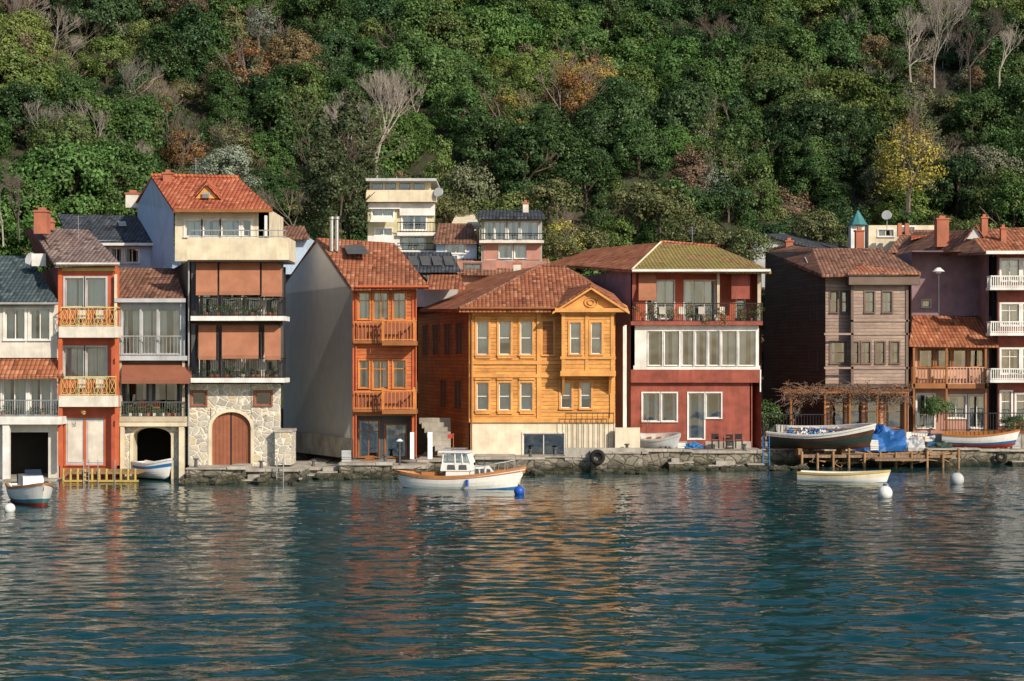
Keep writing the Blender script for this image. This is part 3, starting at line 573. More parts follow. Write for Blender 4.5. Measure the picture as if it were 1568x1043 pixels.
for i in range(190):
    px=R.choice([R.uniform(286,545),R.uniform(455,720),R.uniform(640,1000),R.uniform(985,1230)]); Yq=91 if px<455 else (94.7 if px<645 else (98.2 if px<832 else (99.3 if px<985 else 102.2))); c=W(px,0,Yq-R.uniform(0,1.1)); c.z=R.uniform(-.15,.12); r=R.uniform(.12,.42)
    vs=[];fs=[]
    for j in range(5):
        for k in range(7):
            th=math.pi*j/4; ph=2*math.pi*k/7; rr=r*R.uniform(.75,1.15); vs.append(c+Vector((rr*1.3*math.sin(th)*math.cos(ph),rr*math.sin(th)*math.sin(ph),rr*.7*math.cos(th))))
    for j in range(4):
        for k in range(7): fs.append((j*7+k,(j+1)*7+k,(j+1)*7+(k+1)%7,j*7+(k+1)%7))
    b.add('rocks','quaystone',vs,fs)
b.done()
b=B('quay_bollards',100)
for px,Yq,z in ((300,91.7,.85),(400,91.8,.72),(480,95.6,.55),(590,95.3,.85),(700,99.2,.8),(812,98.8,.95),(850,100,1.),(960,100,1.22),(1030,102.9,1.2),(1140,103.1,1.06),(1420,106.8,1.02),(1540,106.8,1.)):
    c=W(px,0,Yq); b.cyl('bollard','dgrey',(c.x,Yq,z-.05),(c.x,Yq,z+.35),.1,.08); b.cyl('bollard_cap','dgrey',(c.x,Yq,z+.35),(c.x,Yq,z+.42),.15)
b.done()
def crate(px,Y,z,mat,w=.5,h=.32,n=2):
    b=B('fish_crates',Y); c=W(px,0,Y)
    for i in range(n):
        dx=R.uniform(-.06,.06); zz=z+i*(h+.01); x0=c.x-w/2+dx;x1=c.x+w/2+dx
        b.mb('crate_floor',mat,x0,x1,Y,Y+.4,zz,zz+.03)
        for k in (0,1,2): 
            za=zz+.03+k*h*.33; b.mb('crate_slats',mat,x0,x1,Y,Y+.03,za,za+h*.24); b.mb('crate_slats',mat,x0,x1,Y+.37,Y+.4,za,za+h*.24); b.mb('crate_slats',mat,x0,x0+.03,Y+.031,Y+.369,za,za+h*.24); b.mb('crate_slats',mat,x1-.03,x1,Y+.031,Y+.369,za,za+h*.24)
    b.done()
for a_ in ((530,96,.84,'pale',.5,.3,2),(566,96.2,.84,'wood',.5,.3,1),(1182,107,1.1,'hullblue',.5,.3,3),(1340,105.,1.0,'white',.5,.3,2),(1408,107,1.03,'wood',.6,.35,2),(1425,107,1.1,'hullblue',.5,.3,1),(1045,103.4,1.2,'white',.5,.3,1),(1556,107,1.0,'pale',.5,.3,3)): crate(*a_)
# ------------------------------------------------------------ jetties
b=B('yellow_jetty',91.2)
b.bx('deck','jettywood',96,722,212,726,0,2.2)
for x in range(97,214,11): c=W(x,722,91.25); b.cyl('posts','yellowpost',(c.x,91.25,-1),(c.x,91.25,c.z+.15),.07)
b.bx('rail','yellowpost',97,735,212,738,.05,.08)
for x in (128,136,150,176): c=W(x,704,91.1); b.cyl('ladder','steel',(c.x,91.1,-.3),(c.x,91.1,c.z),.025)
for k in range(5): b.bx('ladder_rungs','steel',128,708+k*7,136,709+k*7,.1,.03)
b.done()
b=B('wooden_jetty',103.5)
b.bx('deck','deck',1225,697,1470,701,0,2.6); b.bx('deck_low','deck',1340,703,1420,706,1.5,1.4)
for x in range(1228,1475,24): c=W(x,694,103.4); b.cyl('posts','jettywood',(c.x,103.45,-1),(c.x,103.45,c.z+R.uniform(0,.3)),.08)
for i in range(34): p=W(R.uniform(1235,1460),R.uniform(702,712),103.3+R.random()); b.cyl('bracing','jettywood',p,p+Vector((R.gauss(0,.8),0,R.gauss(0,.2))),.035)
for i in range(26): p=W(R.uniform(1330,1460),696,103.6+R.random()); b.cyl('loose_planks','jettywood',p,p+Vector((R.gauss(0,1.),R.gauss(0,.3),R.uniform(0,.25))),.05,n=4)
b.done()
b=B('boat_ladder',101)
for x in (1168,1178): c=W(x,668,102.2); b.cyl('stiles','hullblue',(c.x,102.1,-.2),(c.x,102.3,c.z),.03)
for k in range(6): z=.1+k*.3; a=W(1168,0,102.2).x; c=W(1178,0,102.2).x; b.cyl('rungs','hullblue',(a,102.2,z),(c,102.2,z),.02)
b.done()
b=B('boat_ladder',90.9)
for x in (424,434): c=W(x,700,91); b.cyl('stiles','steel',(c.x,90.95,-.2),(c.x,91,c.z),.03)
for k in range(5): z=.05+k*.25; b.cyl('rungs','steel',(W(424,0,91).x,90.98,z),(W(434,0,91).x,90.98,z),.02)
b.done()
b=B('iron_fence',106.5)
b.rail('black',1168,634,1268,665,0,sp=.18,t=.014); b.rail('black',1168,634,1268,665,.02,sp=2.,t=.04); b.rail('black',1440,632,1700,660,0,sp=.18,t=.014); b.done()
b=B('quay_retaining_wall',108.4); b.bx('wall','conc',1160,655,1264,690,-.4,.3); b.bx('wall','conc',1264,664,1700,690,.1,.3); b.done()
def tyre(px,py,Y,r=.33):
    b=B('tyre_fender',Y); c=W(px,py,Y); n=18;m=8;vs=[];fs=[]
    for i in range(n):
        for j in range(m):
            A=2*math.pi*i/n; q=2*math.pi*j/m; rr=r+.12*math.cos(q); vs.append(c+Vector((rr*math.cos(A),.1*math.sin(q),rr*math.sin(A))))
    for i in range(n):
        for j in range(m): fs.append((i*m+j,((i+1)%n)*m+j,((i+1)%n)*m+(j+1)%m,i*m+(j+1)%m))
    b.add('rubber','tyre',vs,fs,True); b.done()
tyre(915,700,99.0); tyre(1533,700,105.9,.25)
def chair(px,py,Y,mat='black'):
    b=B('garden_chair',Y); c=W(px,py,Y); x,z=c.x,c.z
    for dx in (-.2,.2):
        for dy in (0,.4): b.mb('legs',mat,x+dx-.02,x+dx+.02,Y+dy-.02,Y+dy+.02,z,z+(.9 if dy else .44))
    b.mb('seat',mat,x-.23,x+.23,Y-.03,Y+.37,z+.44,z+.48); b.mb('backrest',mat,x-.18,x+.18,Y+.385,Y+.415,z+.55,z+.88); b.done()
chair(1096,687,103.6); chair(1118,688,103.4); chair(1132,687,104)
b=B('garden_table',103.9); c=W(1108,687,103.9); b.cyl('top','doorred',c+Vector((0,0,.7)),c+Vector((0,0,.74)),.4,n=14); b.cyl('leg','doorred',c,c+Vector((0,0,.7)),.04); b.done()
def lamp(name,px,yt,yb,Y,glob=.25):
    b=B(name,Y); a=W(px,yt,Y); c=W(px,yb,Y); b.cyl('pole','dgrey',c,a,.06,.04); b.cyl('head','white',a,a+Vector((0,0,-glob*.6)),glob*.3,glob); b.cyl('bulb','white',a+Vector((0,0,-glob*.6)),a+Vector((0,0,-glob*.9)),glob*.6,glob*.3); b.done()
lamp('street_lamp',1437,410,480,111,.42); lamp('street_lamp',19,90,130,190,.5); lamp('quay_lamp',612,672,712,95.5,.22)
def mound(name,px,py,Y,rx,ry,rz,mat):
    b=B(name,Y); c=W(px,py,Y); vs=[];fs=[];n=26;m=9; sd=R.uniform(0,90)
    for j in range(m+1):
        for i in range(n):
            th=j/m*math.pi/2; ph=2*math.pi*i/n; k=1+.45*noise.noise(Vector((math.cos(ph)*2.2+sd,math.sin(ph)*2.2,j*.45)))+.07*math.sin(ph*7+j); vs.append(c+Vector((rx*k*math.cos(th)*math.cos(ph),ry*k*math.cos(th)*math.sin(ph),rz*k*math.sin(th)**.8)))
    for j in range(m):
        for i in range(n): fs.append((j*n+i,j*n+(i+1)%n,(j+1)*n+(i+1)%n,(j+1)*n+i))
    b.add('cover',mat,vs,fs); b.done()
mound('tarpaulin_covered_boat',1345,690,106.9,2.0,1.1,1.3,'tarp'); mound('net_pile',1018,692,102.7,.5,.4,.4,'dgrey'); mound('blue_bundle',1062,686,103.6,.6,.4,.3,'hullblue'); mound('plastic_sheet',1395,690,106.9,.9,.8,.8,'pale')
mound('net_pile',1240,690,106.8,1.,.5,.35,'dgrey'); mound('net_pile',1440,688,106.6,.7,.5,.4,'hullgreen')
# ------------------------------------------------------------ boats
def hull(b,L,Bm,h,dr,cols,de=False,rake=.35,inner='varnish',sheer=.45,floor=.45,rub=None):
    n=22;m=7
    def wd(t):
        if de: return Bm/2*max(0,1-abs(2*t-1)**2.6)**.75
        return Bm/2*(1-max(0,(t-.4)/.6)**2.4)**.8*(.78+.22*min(1,t/.4)) if t<1 else 0
    def zs(t): return h*(1+sheer*max(0,(t-.35)/.65)**2+(sheer*.5 if de else .1)*max(0,(.35-t)/.35)**2)
    def pt(t,k,sg):
        q=k/m; w=wd(t)*math.sin(q*math.pi/2)**.6 if k else 0; z=-dr+(zs(t)+dr)*q**1.35
        z0=-dr+ (dr*.9)*max(0,(t-.8)/.2)**2; z=max(z,z0) if k else z0
        x=(t-.5)*L+rake*max(0,z)*t**5 - (rake*max(0,z)*(1-t)**5 if de else 0)
        return (x,sg*w,z)
    for sg in (1,-1):
        vs=[pt(i/n,k,sg) for i in range(n+1) for k in range(m+1)]
        for k in range(m):
            fs=[(i*(m+1)+k,(i+1)*(m+1)+k,(i+1)*(m+1)+k+1,i*(m+1)+k+1) for i in range(n)]
            b.add('hull_'+cols[k],cols[k],vs,fs,True)
        if rub:
            for i in range(n):
                p=Vector(pt(i/n,m-.6,sg)); q=Vector(pt((i+1)/n,m-.6,sg)); 
                if (q-p).length>.01: b.cyl('rubbing_strake',rub,p,q,.035,n=5)
        g=[];fs=[]
        for i in range(n+1):
            t=i/n;x,y,z=pt(t,m,1); y2=max(0,y-.1); zf=zs(t)-floor*h
            g+=[(x,sg*(y+.04),z-.05),(x,sg*(y+.04),z+.05),(x,sg*y2,z+.05),(x*.97,sg*y2*.93,zf),(x*.97,0,zf)]
        for i in range(n):
            for k in range(4): fs.append((i*5+k,(i+1)*5+k,(i+1)*5+k+1,i*5+k+1))
        b.add('gunwale',inner,g,[f for j,f in enumerate(fs) if j%4<2]); b.add('inner_planking','hullwhite' if inner!='varnish' else 'varnish',g,[f for j,f in enumerate(fs) if j%4==2]); b.add('deck_floor','beige',g,[f for j,f in enumerate(fs) if j%4==3])
    if not de:
        v=[pt(0,k,1) for k in range(m+1)]+[pt(0,k,-1) for k in range(m+1)]
        b.add('transom',cols[4],v,[(k,k+1,m+2+k,m+1+k) for k in range(m)])
    return zs,wd
def place(b,pos,yaw,tilt=0):
    e=b.done(piv=(0,0,0)); e.location=pos; e.rotation_euler=(tilt,0,yaw); return e
def sea(px,py): Y=H*F/(py-CY); return Vector(((px-CX)/F*Y,Y,0))
b=B('fishing_motor_boat'); zs,wd=hull(b,5.9,2.1,.62,.35,['hullred','hullred','hullblue','hullwhite','hullwhite','hullwhite','hullwhite'],de=True,sheer=.75,rake=.5,floor=.5,rub='varnish')
def frust(b,pn,mat,x0,x1,w,z0,z1,sx0=0,sx1=0,sw=0):
    v=[(x0,-w,z0),(x1,-w,z0),(x1,w,z0),(x0,w,z0),(x0+sx0,-w+sw,z1),(x1-sx1,-w+sw,z1),(x1-sx1,w-sw,z1),(x0+sx0,w-sw,z1)]
    b.add(pn,mat,v,[(0,1,5,4),(1,2,6,5),(2,3,7,6),(3,0,4,7),(4,5,6,7)])
    return v
frust(b,'fore_cabin','hullwhite',-.6,2.05,.72,.4,1.12,.05,.6,.1)
frust(b,'wheelhouse','hullwhite',-.85,.75,.7,.9,1.32,.05,.15,.03)
for i in range(2): 
    for sg in (-1,1): b.add('porthole_windows','dgrey',[(x,sg*.715,z) for x,z in ((-.5+i*.6,.97),(-.07+i*.6,.97),(-.11+i*.6,1.22),(-.47+i*.6,1.22))],[(0,1,2,3)])
for i in range(3):
    x=.95+i*.3
    for sg in (-1,1): b.add('side_windows','dgrey',[(x,sg*.705,.74),(x+.22,sg*.705,.74),(x+.16,sg*.655,1.02),(x-.02,sg*.655,1.02)],[(0,1,2,3)])
for sg in (-1,1):
    for (x0,x1) in ((-.75,-.72),(-.1,-.12),(.3,.22),(.7,.5)): b.cyl('window_posts','hullwhite',(x0,sg*.67,1.27),(x1,sg*.62,1.85),.035)
    b.add('wheelhouse_glass','glass',[(-.75,sg*.66,1.3),(.66,sg*.66,1.3),(.5,sg*.62,1.82),(-.72,sg*.62,1.82)],[(0,1,2,3)])
for y in (-.25,.25): b.cyl('window_posts','hullwhite',(.7,y,1.27),(.5,y,1.85),.03)
b.add('wheelhouse_glass','glass',[(.68,-.62,1.3),(.68,.62,1.3),(.5,.6,1.82),(.5,-.6,1.82)],[(0,1,2,3)])
b.slab('wheelhouse_roof','hullwhite',[(-.95,-.75,1.92),(.62,-.72,1.9),(.62,.72,1.9),(-.95,.75,1.92)],.08)
b.cyl('mast','wood',(-.3,0,1.9),(-.3,0,2.8),.03,.02); b.add('flag','flower',[(-.3,0,2.78),(-.3,0,2.55),(-.62,.05,2.5),(-.6,.05,2.74)],[(0,1,2,3)])
for y in (-.35,.35): b.cyl('roof_rail','steel',(-.8,y,2.02),(.4,y,2.02),.02)
for sg in (-1,1):
    prev=None
    for t in (.66,.74,.82,.9,.97):
        p=Vector(((t-.5)*5.9+.12*t**5,sg*(wd(t)-.05),zs(t))); q=p+Vector((.03,0,.42)); b.cyl('bow_rail','steel',p,q,.018,n=5)
        if prev is not None: b.cyl('bow_rail','steel',prev,q,.018,n=5)
        prev=q
    if sg==-1: l1=prev
    else: b.cyl('bow_rail','steel',l1,prev,.018,n=5)
b.mb('engine_box','varnish',-1.9,-1.1,-.35,.35,.35,.8); b.mb('stern_bench','varnish',-2.4,-2.1,-.4,.4,.5,.62); b.cyl('tiller','wood',(-2.7,0,.85),(-2.,0,1.05),.03)
b.cyl('fenders','buoyblue',(.6,-1.08,.5),(.6,-1.08,.15),.07)
p=sea(703,747); place(b,(p.x,p.y,0),math.radians(-8))
b=B('white_motor_dinghy'); hull(b,4.4,1.8,.7,.25,['hullred','hullred','hullred','teal','hullwhite','hullwhite','hullwhite'],sheer=.5)
frust(b,'console','hullwhite',-.2,.7,.5,.5,1.25,.1,.35,.05); b.add('windscreen','glass',[(.5,-.4,1.25),(.5,.4,1.25),(.3,.36,1.55),(.3,-.36,1.55)],[(0,1,2,3)]); b.mb('outboard_motor','dgrey',-2.4,-2.1,-.15,.15,.6,1.2); b.mb('seat','offwhite',-1.3,-.9,-.6,.6,.55,.75)
p=sea(48,770); place(b,(p.x,p.y,0),math.radians(-62))
def rowboat(name,L,Bm,cols,pos,yaw,inner='varnish',tilt=0,h=.5,extra=None,sheer=.5):
    b=B(name); zs,wd=hull(b,L,Bm,h,.25,cols,sheer=sheer,inner=inner)
    for t in (.25,.5,.72): w=wd(t)-.08; b.mb('thwarts','wood',(t-.5)*L-.13,(t-.5)*L+.13,-w,w,h*.72,h*.78)
    if extra: extra(b)
    return place(b,pos,yaw,tilt)
q=W(236,716,93.4); rowboat('moored_dinghy',2.6,1.2,['hullwhite']*5+['hullblue','hullwhite'],(q.x,q.y,.3),math.radians(-40),h=.6,inner='white')
q=W(1008,676,103); rowboat('beached_white_dinghy',2.4,1.2,['pale']*7,(q.x,q.y,1.4),math.radians(-20),inner='pale',tilt=.3)
p=sea(1290,737); rowboat('yellow_rowing_boat',4.7,1.6,['hullblue','hullblue','hullblue','hullwhite','hullwhite','cream','cream'],(p.x,p.y,0),math.radians(-20),inner='yellowpost',h=.42)
def ex(b):
    for k in range(18): x=R.uniform(-2,1.8); b.leaves('nets','hullblue' if k%3 else 'cloth',(x,R.uniform(-.5,.4),.8),.32,25,.12)
    b.cyl('pole','wood',(-2.2,-.2,.9),(2.6,.1,1.05),.04); b.cyl('pole','wood',(-2.,.2,.95),(2.,-.3,1.),.04)
rowboat('beached_fishing_boat',6.2,2.4,['hullred','hullbrown','hullbrown','hullgreen','hullgreen','hullbrown','hullwhite'],(W(1256,0,104.8).x,104.8,1.35),math.radians(-28),h=.85,tilt=.2,extra=ex,sheer=.6,inner='hullwhite')
rowboat('white_rowing_boat',4.4,1.6,['hullred','hullred','hullred','hullblue','hullwhite','hullwhite','hullwhite'],(W(1498,0,106.9).x,106.9,1.3),math.radians(-16),h=.6,tilt=.12)
rowboat('blue_rowing_boat',3.6,1.4,['hullblue']*5+['hullwhite','hullwhite'],(W(1385,0,107.4).x,107.6,1.3),math.radians(-170),h=.5,tilt=-.2,inner='white')
b=B('boat_trestle',104.8)
for x in (1222,1288): q=W(x,0,104.8); b.mb('timber','jettywood',q.x-.12,q.x+.12,104.,105.8,.72,1.14)
for x in (1475,1525): q=W(x,0,106.9); b.mb('timber','jettywood',q.x-.1,q.x+.1,106.4,107.5,1.0,1.12)
b.done()
def buoy(px,py,r,mat='buoy',name='mooring_buoy'):
    p=sea(px,py); b=B(name); n=16;m=10;vs=[];fs=[]
    for j in range(m+1):
        for i in range(n): th=math.pi*j/m;ph=2*math.pi*i/n; vs.append(p+Vector((r*math.sin(th)*math.cos(ph),r*math.sin(th)*math.sin(ph),r*.6+r*math.cos(th))))
    for j in range(m):
        for i in range(n): fs.append((j*n+i,(j+1)*n+i,(j+1)*n+(i+1)%n,j*n+(i+1)%n))
    b.add('float',mat,vs,fs,True); b.cyl('ring','dgrey',p+Vector((0,0,r*1.5)),p+Vector((0,0,r*1.85)),r*.25,n=8); b.done()
buoy(15,784,.24); buoy(1355,762,.36); buoy(1465,741,.38,'pale'); buoy(795,757,.26,'buoyblue')
b=B('mooring_rope'); b.cyl('rope','cloth',W(798,718,84.5),sea(795,757)+Vector((0,0,.3)),.02,n=4); b.done()
# ------------------------------------------------------------ ground
def shoreY(x): return 94+.24*(max(-45,min(45,x))+25)
def hz(x,y):
    s=y-shoreY(x)
    if s<4: z=-2
    elif s<8: z=-2+2.6*(s-4)/4
    elif s<26: z=.6+4.4*(s-8)/18
    else:
        q=s-26; z=5+.64*q if q<150 else 5+96+.25*(q-150)
        z+=min(1,q/20)*4.5*noise.noise(Vector((x/28,y/28,0)))+min(1,q/20)*1.5*noise.noise(Vector((x/9,y/9,3)))
    return z
gx=np.concatenate([np.linspace(-600,-100,20)[:-1],np.linspace(-100,100,100),np.linspace(100,600,20)[1:]]); gy=np.concatenate([np.linspace(90,132,22)[:-1],np.linspace(132,290,70),np.linspace(290,700,20)[1:]])
vs=[(x,y,hz(x,y)) for y in gy for x in gx]; nx=len(gx)
fs=[(j*nx+i,j*nx+i+1,(j+1)*nx+i+1,(j+1)*nx+i) for j in range(len(gy)-1) for i in range(nx-1)]
me=bpy.data.meshes.new('hillside_ground'); me.from_pydata(vs,[],fs); me.materials.append(MATS['ground_mat']); me.polygons.foreach_set('use_smooth',[True]*len(fs)); link(bpy.data.objects.new('hillside_ground',me))
# ------------------------------------------------------------ water
gy=[-40,-20,0,10,18,24]; y=28.
while y<108: gy.append(y); y+=.0022*y
gy+= [112,120,140]; gy=np.array(gy)
gx=np.concatenate([[-900,-400,-200,-100,-70,-50,-42],np.arange(-36,36,.14),[42,50,70,100,200,400,900]])
X,Yg=np.meshgrid(gx,gy); Z=np.zeros_like(X)
for i in range(90):
    lam=np.exp(rs.uniform(math.log(.6),math.log(3.2))); k=2*math.pi/lam; th=rs.normal(0,.45)
    s=.021 if lam<1.5 else .012
    ph=1.1*np.sin(X*rs.uniform(.1,.4)+Yg*rs.uniform(.05,.3)+rs.uniform(0,6.28))
    a_=k*(math.sin(th)*X+math.cos(th)*Yg)+rs.uniform(0,6.28)+ph
    Z+=s/k*(np.sin(a_)+.22*np.cos(2*a_))
mod=.85+.35*np.sin(X*.11+1.3*np.sin(Yg*.07))*np.sin(Yg*.16+X*.05)
fade=np.clip((40-np.abs(X))/5,0,1)*np.clip((Yg-24)/3,0,1)*np.clip((108-Yg)/2,0,1)*np.clip(1.15-(Yg-40)/110,.6,1.1); Z*=fade*mod
V=np.stack([X,Yg,Z],-1).reshape(-1,3); ny,nx=X.shape
I=(np.arange(ny-1)[:,None]*nx+np.arange(nx-1)[None,:]).ravel(); Fq=np.stack([I,I+1,I+nx+1,I+nx],-1)
me=bpy.data.meshes.new('water'); me.vertices.add(len(V)); me.vertices.foreach_set('co',V.ravel().astype(np.float32)); me.loops.add(Fq.size); me.loops.foreach_set('vertex_index',Fq.ravel().astype(np.int32)); me.polygons.add(len(Fq)); me.polygons.foreach_set('loop_start',np.arange(0,Fq.size,4,dtype=np.int32)); me.polygons.foreach_set('loop_total',np.full(len(Fq),4,dtype=np.int32)); me.update(calc_edges=True); me.polygons.foreach_set('use_smooth',[True]*len(Fq)); me.materials.append(MATS['water_mat']); link(bpy.data.objects.new('sea_water',me))
# ------------------------------------------------------------ trees
def tubes(segs,n=4):
    vs=[];fs=[]
    for p0,p1,r0,r1 in segs:
        d=(p1-p0).normalized(); a=d.orthogonal().normalized(); bb=d.cross(a); k=len(vs)
        for p,r in ((p0,r0),(p1,r1)):
            for i in range(n): an=6.283*i/n; vs.append(tuple(p+(a*math.cos(an)+bb*math.sin(an))*r))
        for i in range(n): fs.append((k+i,k+(i+1)%n,k+(i+1)%n+n,k+i+n))
    return vs,fs
def branches(rr,p,d,L,r,dep,segs,spread=.55,up=.15):
    q=p+d*L; segs.append((p,q,r,r*.68))
    if dep==0: return
    for i in range(rr.choice([2,3,3])):
        nd=(d+Vector((rr.gauss(0,spread),rr.gauss(0,spread),rr.gauss(up,spread*.6)))).normalized()
        branches(rr,p+d*L*rr.uniform(.6,1),nd,L*rr.uniform(.62,.86),r*.64,dep-1,segs,spread,up)
def crown(seed,rad,ht,ncl,nlf,lsz,z0,cone=0.,clr=.34,jn=.4):
    q=np.random.RandomState(seed); P=[];N=[]
    for i in range(ncl):
        d=q.normal(size=3); d/=np.linalg.norm(d); 
        if d[2]<-.75: d[2]*=-1
        u=q.uniform(.4,1)**.6; c=d*u*np.array([rad,rad,ht/2]); 
        t=(c[2]/(ht/2)+1)/2; k=1-cone*t; c[0]*=k;c[1]*=k; c[2]+=z0+ht/2
        r=rad*clr*q.uniform(.5,1.25)*(1-.4*cone*t)
        m=int(nlf*(r/(rad*clr))**2*q.uniform(.8,1.2))+8; dd=q.normal(size=(m,3)); dd/=np.linalg.norm(dd,axis=1)[:,None]; dd[:,2]=np.where(dd[:,2]<-.6,-dd[:,2]*.5,dd[:,2])
        rr=r*q.uniform(.6,1.15,size=(m,1)); P.append(c+dd*rr*np.array([1,1,.9])); N.append(dd*.8+d*.5+q.normal(size=(m,3))*jn)
    P=np.concatenate(P);N=np.concatenate(N); N/=np.linalg.norm(N,axis=1)[:,None]
    T=np.cross(N,q.normal(size=N.shape)); T/=np.linalg.norm(T,axis=1)[:,None]; Bt=np.cross(N,T); s=lsz*q.uniform(.5,1.3,size=(len(P),1))
    V=np.stack([P-T*s,P+Bt*s*.6,P+T*s,P-Bt*s*.6],1).reshape(-1,3); return V
def treemesh(name,seed,rad,ht,ncl,nlf,lsz,z0,cone=0.,clr=.34,bark='trunk',dep=3):
    rr=random.Random(seed); segs=[]; branches(rr,Vector((0,0,-.6)),Vector((rr.gauss(0,.06),rr.gauss(0,.06),1)).normalized(),(z0+ht*.35)*.8+.6,.05*rad+.05,dep,segs,.5,.25)
    vs,fs=tubes(segs); k=len(vs)
    V=crown(seed,rad,ht,ncl,nlf,lsz,z0,cone,clr); n=len(V)//4; vs+= [tuple(v) for v in V]; lf=[(k+4*i,k+4*i+1,k+4*i+2,k+4*i+3) for i in range(n)]
    me=bpy.data.meshes.new(name); me.from_pydata(vs,[],fs+lf); me.materials.append(MATS[bark]); me.materials.append(MATS['leaf']); me.polygons.foreach_set('material_index',[0]*len(fs)+[1]*len(lf)); me.update(); return me
def baremesh(name,seed,ht,bark='twig',sp=.38,dep=6):
    rr=random.Random(seed); segs=[]; branches(rr,Vector((0,0,-.3)),Vector((rr.gauss(0,.08),0,1)).normalized(),ht*.24,.011*ht,dep,segs,sp,.22)
    vs,fs=tubes(segs,3); me=bpy.data.meshes.new(name); me.from_pydata(vs,[],fs); me.materials.append(MATS[bark]); me.update(); return me
ever=[treemesh('evergreen%d'%i,20+i,3.4,6.4,75,190,.12,-.5,0.,.25) for i in range(6)]
oval=[treemesh('oval%d'%i,40+i,2.6,7.4,65,160,.115,0.,.45,.3) for i in range(4)]
shrub=[treemesh('shrub%d'%i,60+i,2.2,3.,36,120,.11,-.4,0,.34) for i in range(3)]
thin=[treemesh('autumn%d'%i,80+i,2.7,5.2,48,70,.105,.8,.2,.28,'twig',5) for i in range(3)]
bare=[baremesh('bare%d'%i,100+i,7.,('twigpale','twig','twig')[i%3],.4,7) for i in range(5)]
brush=[baremesh('brush%d'%i,120+i,3.6,('twig','twigpale')[i%2],.6,6) for i in range(3)]
def jit(c,v=.28): k=R.uniform(1-v,1+v); return (c[0]*k*R.uniform(.88,1.12),c[1]*k,c[2]*k*R.uniform(.8,1.2),1)
G1=(.062,.125,.032);G2=(.034,.074,.024);G3=(.105,.15,.04);OL=(.12,.125,.065);GR=(.16,.18,.13);OR=(.26,.13,.055);YE=(.26,.205,.05);BR=(.16,.11,.07)
forest=empty('hillside_forest',(0,150,10))
def put(me,x,y,z,s,col,par=forest,name='forest_tree',sz=None):
    o=bpy.data.objects.new(name,me); link(o,par); o.location=(x-par.location.x,y-par.location.y,z-par.location.z); o.rotation_euler=(R.gauss(0,.06),R.gauss(0,.06),R.uniform(0,6.28)); o.scale=(s,s,(sz or s)*R.uniform(.9,1.12)); o.color=col; return o
def near(px,py,L): return max(math.exp(-((px-a)/w)**2-((py-b_)/h_)**2) for a,b_,w,h_ in L)
bareS=[(1440,90,100,50),(1100,60,60,35),(570,150,40,40),(20,270,50,60),(40,180,50,35),(220,150,50,30),(900,345,330,20),(1200,325,60,30),(1470,270,30,40),(110,230,40,30),(60,40,50,30)]
autS=[(225,225,55,35),(890,140,40,50),(590,45,40,20),(1395,260,50,50),(30,50,50,30),(150,200,35,20),(790,210,35,20),(860,375,25,20),(370,125,20,12)]
olS=[(150,120,240,160),(90,60,180,80),(350,250,60,50),(700,260,110,60),(1000,290,120,40),(1420,180,120,80),(420,90,100,60)]
cnt=0; yy=121.
while yy<236:
    xx=-.33*yy-12
    while xx<.33*yy+12:
        x=xx+R.uniform(-1.6,1.6); y=yy+R.uniform(-1.6,1.6)+.24*(max(-45,min(45,xx))+25)*.9
        z=hz(x,y); px=CX+F*x/y; py=CY-(z+2.5-H)*F/y
        if y-shoreY(x)<31 : 
            put(R.choice(shrub),x,y,z,R.uniform(.6,1.2),jit(R.choice([G2,OL,BR,G1]))); put(R.choice(shrub),x+2,y+1.5,z,R.uniform(.6,1.1),jit(R.choice([G2,OL,BR,G1])))
            if R.random()<.6: put(R.choice(brush),x+1.5,y,z,R.uniform(.8,1.4),(1,1,1,1))
        else:
            q=R.random(); nb=near(px,py,bareS); na=near(px,py,autS); no=near(px,py,olS)
            if q<nb*.8:
                if py>280:
                    put(R.choice(brush),x,y,z,R.uniform(.8,1.4),(1,1,1,1)); put(R.choice(brush),x+2,y+.5,z,R.uniform(.8,1.3),(1,1,1,1)); put(R.choice(shrub),x+1,y+.8,z,R.uniform(.7,1.1),jit(R.choice([BR,OL,G2]))); put(R.choice(shrub),x-1,y-1,z,R.uniform(.6,.9),jit(R.choice([OL,G2])))
                else: put(R.choice(bare),x,y,z,R.uniform(.9,1.3),(1,1,1,1)); put(R.choice(bare),x+2,y-1,z,R.uniform(.6,1.1),(1,1,1,1)); put(R.choice(shrub),x+.8,y,z,R.uniform(.6,1.),jit(R.choice([OL,BR,G2])))
            elif R.random()<na*.7+.006: put(R.choice(thin),x,y,z,R.uniform(.8,1.15),jit(R.choice([OR,YE,YE] if px>300 else [OR,BR,BR,YE]))); put(R.choice(shrub),x+2,y,z,R.uniform(.6,1.),jit(R.choice([OL,G2])))
            elif R.random()<no*.5+.05: put(R.choice(ever+thin+oval),x,y,z,R.uniform(.6,.95),jit(R.choice([OL,GR,OL,BR,G3])))
            else:
                g=noise.noise(Vector((x/14,y/14,7))); c=G1 if g>0 else G2
                if R.random()<.2: c=G3
                if px>1050: c=sc3(c,.75)  # shade on the right of the hill, put into the tree tint
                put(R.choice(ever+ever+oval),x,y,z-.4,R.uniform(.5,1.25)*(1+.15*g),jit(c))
            if R.random()<.4: put(R.choice(shrub),x+2,y-1,z,R.uniform(.6,1.1),jit(R.choice([G2,G2,OL])))
        cnt+=1; xx+=4.0
    yy+=3.8
print('forest',cnt)
def tree(name,me,px,py,Y,s,col,sz=None):
    c=W(px,py,Y); o=bpy.data.objects.new(name,me); link(o); o.location=c; o.rotation_euler[2]=R.uniform(0,6); o.scale=(s,s,sz or s); o.color=col+(1,); return o
tall=treemesh('tall_tree_mesh',201,2.6,10,110,150,.12,2,.45,.28,dep=5)
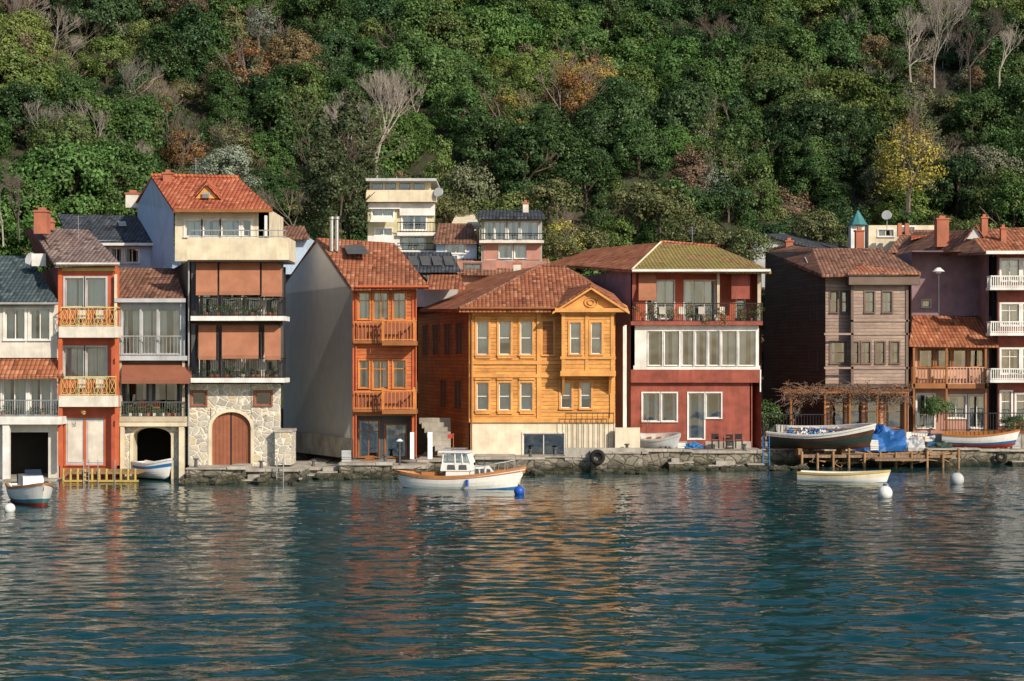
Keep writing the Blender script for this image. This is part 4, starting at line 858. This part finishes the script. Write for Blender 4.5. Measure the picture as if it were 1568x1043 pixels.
tree('tall_evergreen_tree',tall,535,385,126,1.0,(.05,.068,.03)); tree('tall_evergreen_tree',tall,492,385,122,.75,(.055,.072,.034)); tree('tall_evergreen_tree',oval[0],520,375,119,.85,(.05,.068,.03))
tree('olive_tree',ever[1],347,310,130,.7,(.22,.26,.2)); tree('bare_tree',baremesh('bt',301,12,'twigpale',.33,8),578,285,134,1.,(1,1,1)); tree('bare_tree',bare[1],450,370,120,.9,(1,1,1)); tree('bare_tree',bare[0],540,270,133,1.3,(1,1,1))
tree('yellow_tree',thin[0],860,425,124,.7,(.33,.3,.06)); tree('yellow_tree',thin[1],1390,330,150,1.3,(.31,.26,.05)); tree('autumn_tree',ever[3],893,195,176,1.15,(.34,.22,.06))
tree('bare_tree',baremesh('bt2',305,13,'twigpale',.36,8),1430,130,176,1.1,(1,1,1)); tree('bare_tree',baremesh('bt3',309,11,'twig',.36,8),1485,140,174,1.1,(1,1,1)); tree('bare_tree',bare[3],1395,120,173,1.4,(1,1,1)); tree('bare_tree',bare[0],1530,130,173,1.4,(1,1,1))
tree('bare_tree',bare[2],1105,100,180,1.3,(1,1,1)); tree('bare_tree',bare[1],1085,110,178,1.1,(1,1,1)); tree('bare_tree',bare[4],30,360,118,1.1,(1,1,1)); tree('bare_tree',bare[0],5,370,118,1.1,(1,1,1)); tree('bare_tree',bare[2],280,250,140,1.,(1,1,1)); tree('bare_tree',bare[1],60,190,160,1.3,(1,1,1))
tree('garden_shrub',shrub[0],1168,660,108,.65,(.07,.13,.04)); tree('garden_shrub',shrub[1],1435,640,109.5,.45,(.06,.12,.035)); tree('garden_shrub',shrub[2],1550,660,107.5,.35,(.07,.13,.04)); tree('garden_shrub',shrub[2],1150,400,121,.8,(.1,.13,.05))
for (x,y,Yq,s) in ((860,400,120,.7),(900,395,125,.8),(440,400,117,.8),(690,350,126,.9),(1060,385,124,.9),(1100,392,122,.7),(1250,375,128,.9),(975,340,132,1.1),(840,330,133,1.),(1010,345,131,1.)): tree('garden_shrub',R.choice(shrub),x,y,Yq,s,(.1,.11,.045))
tree('bare_shrub',brush[0],990,660,104.5,.45,(1,1,1)); tree('bare_shrub',brush[1],1215,650,107.5,.6,(1,1,1)); tree('bare_shrub',brush[2],405,650,92.8,.3,(1,1,1))
# ------------------------------------------------------------ light, sky, camera
az=math.radians(40); el=math.radians(30)
S=Vector((math.sin(az)*math.cos(el),-math.cos(az)*math.cos(el),math.sin(el)))
sd=bpy.data.lights.new('sun','SUN'); sd.energy=5.; sd.angle=math.radians(.5); sd.color=(1,.87,.69); so=link(bpy.data.objects.new('sun',sd)); so.rotation_euler=(-S).to_track_quat('-Z','Y').to_euler(); so.location=(60,-40,80)
w=bpy.data.worlds.new('World'); sc.world=w; w.use_nodes=True; nt=w.node_tree; sk=nt.nodes.new('ShaderNodeTexSky'); sk.sky_type='NISHITA'; sk.sun_disc=False; sk.sun_elevation=el; sk.sun_rotation=math.atan2(S.x,S.y); nt.links.new(sk.outputs[0],nt.nodes['Background'].inputs[0]); nt.nodes['Background'].inputs[1].default_value=.13
cd=bpy.data.cameras.new('camera'); cd.lens=60; cd.sensor_width=36; cd.shift_y=28.5/1568; cd.clip_end=3000; co_=link(bpy.data.objects.new('camera',cd)); co_.location=(0,0,H); co_.rotation_euler=(math.pi/2,0,0); sc.camera=co_
sc.view_settings.view_transform='Standard'; sc.view_settings.look='None'; sc.view_settings.exposure=0
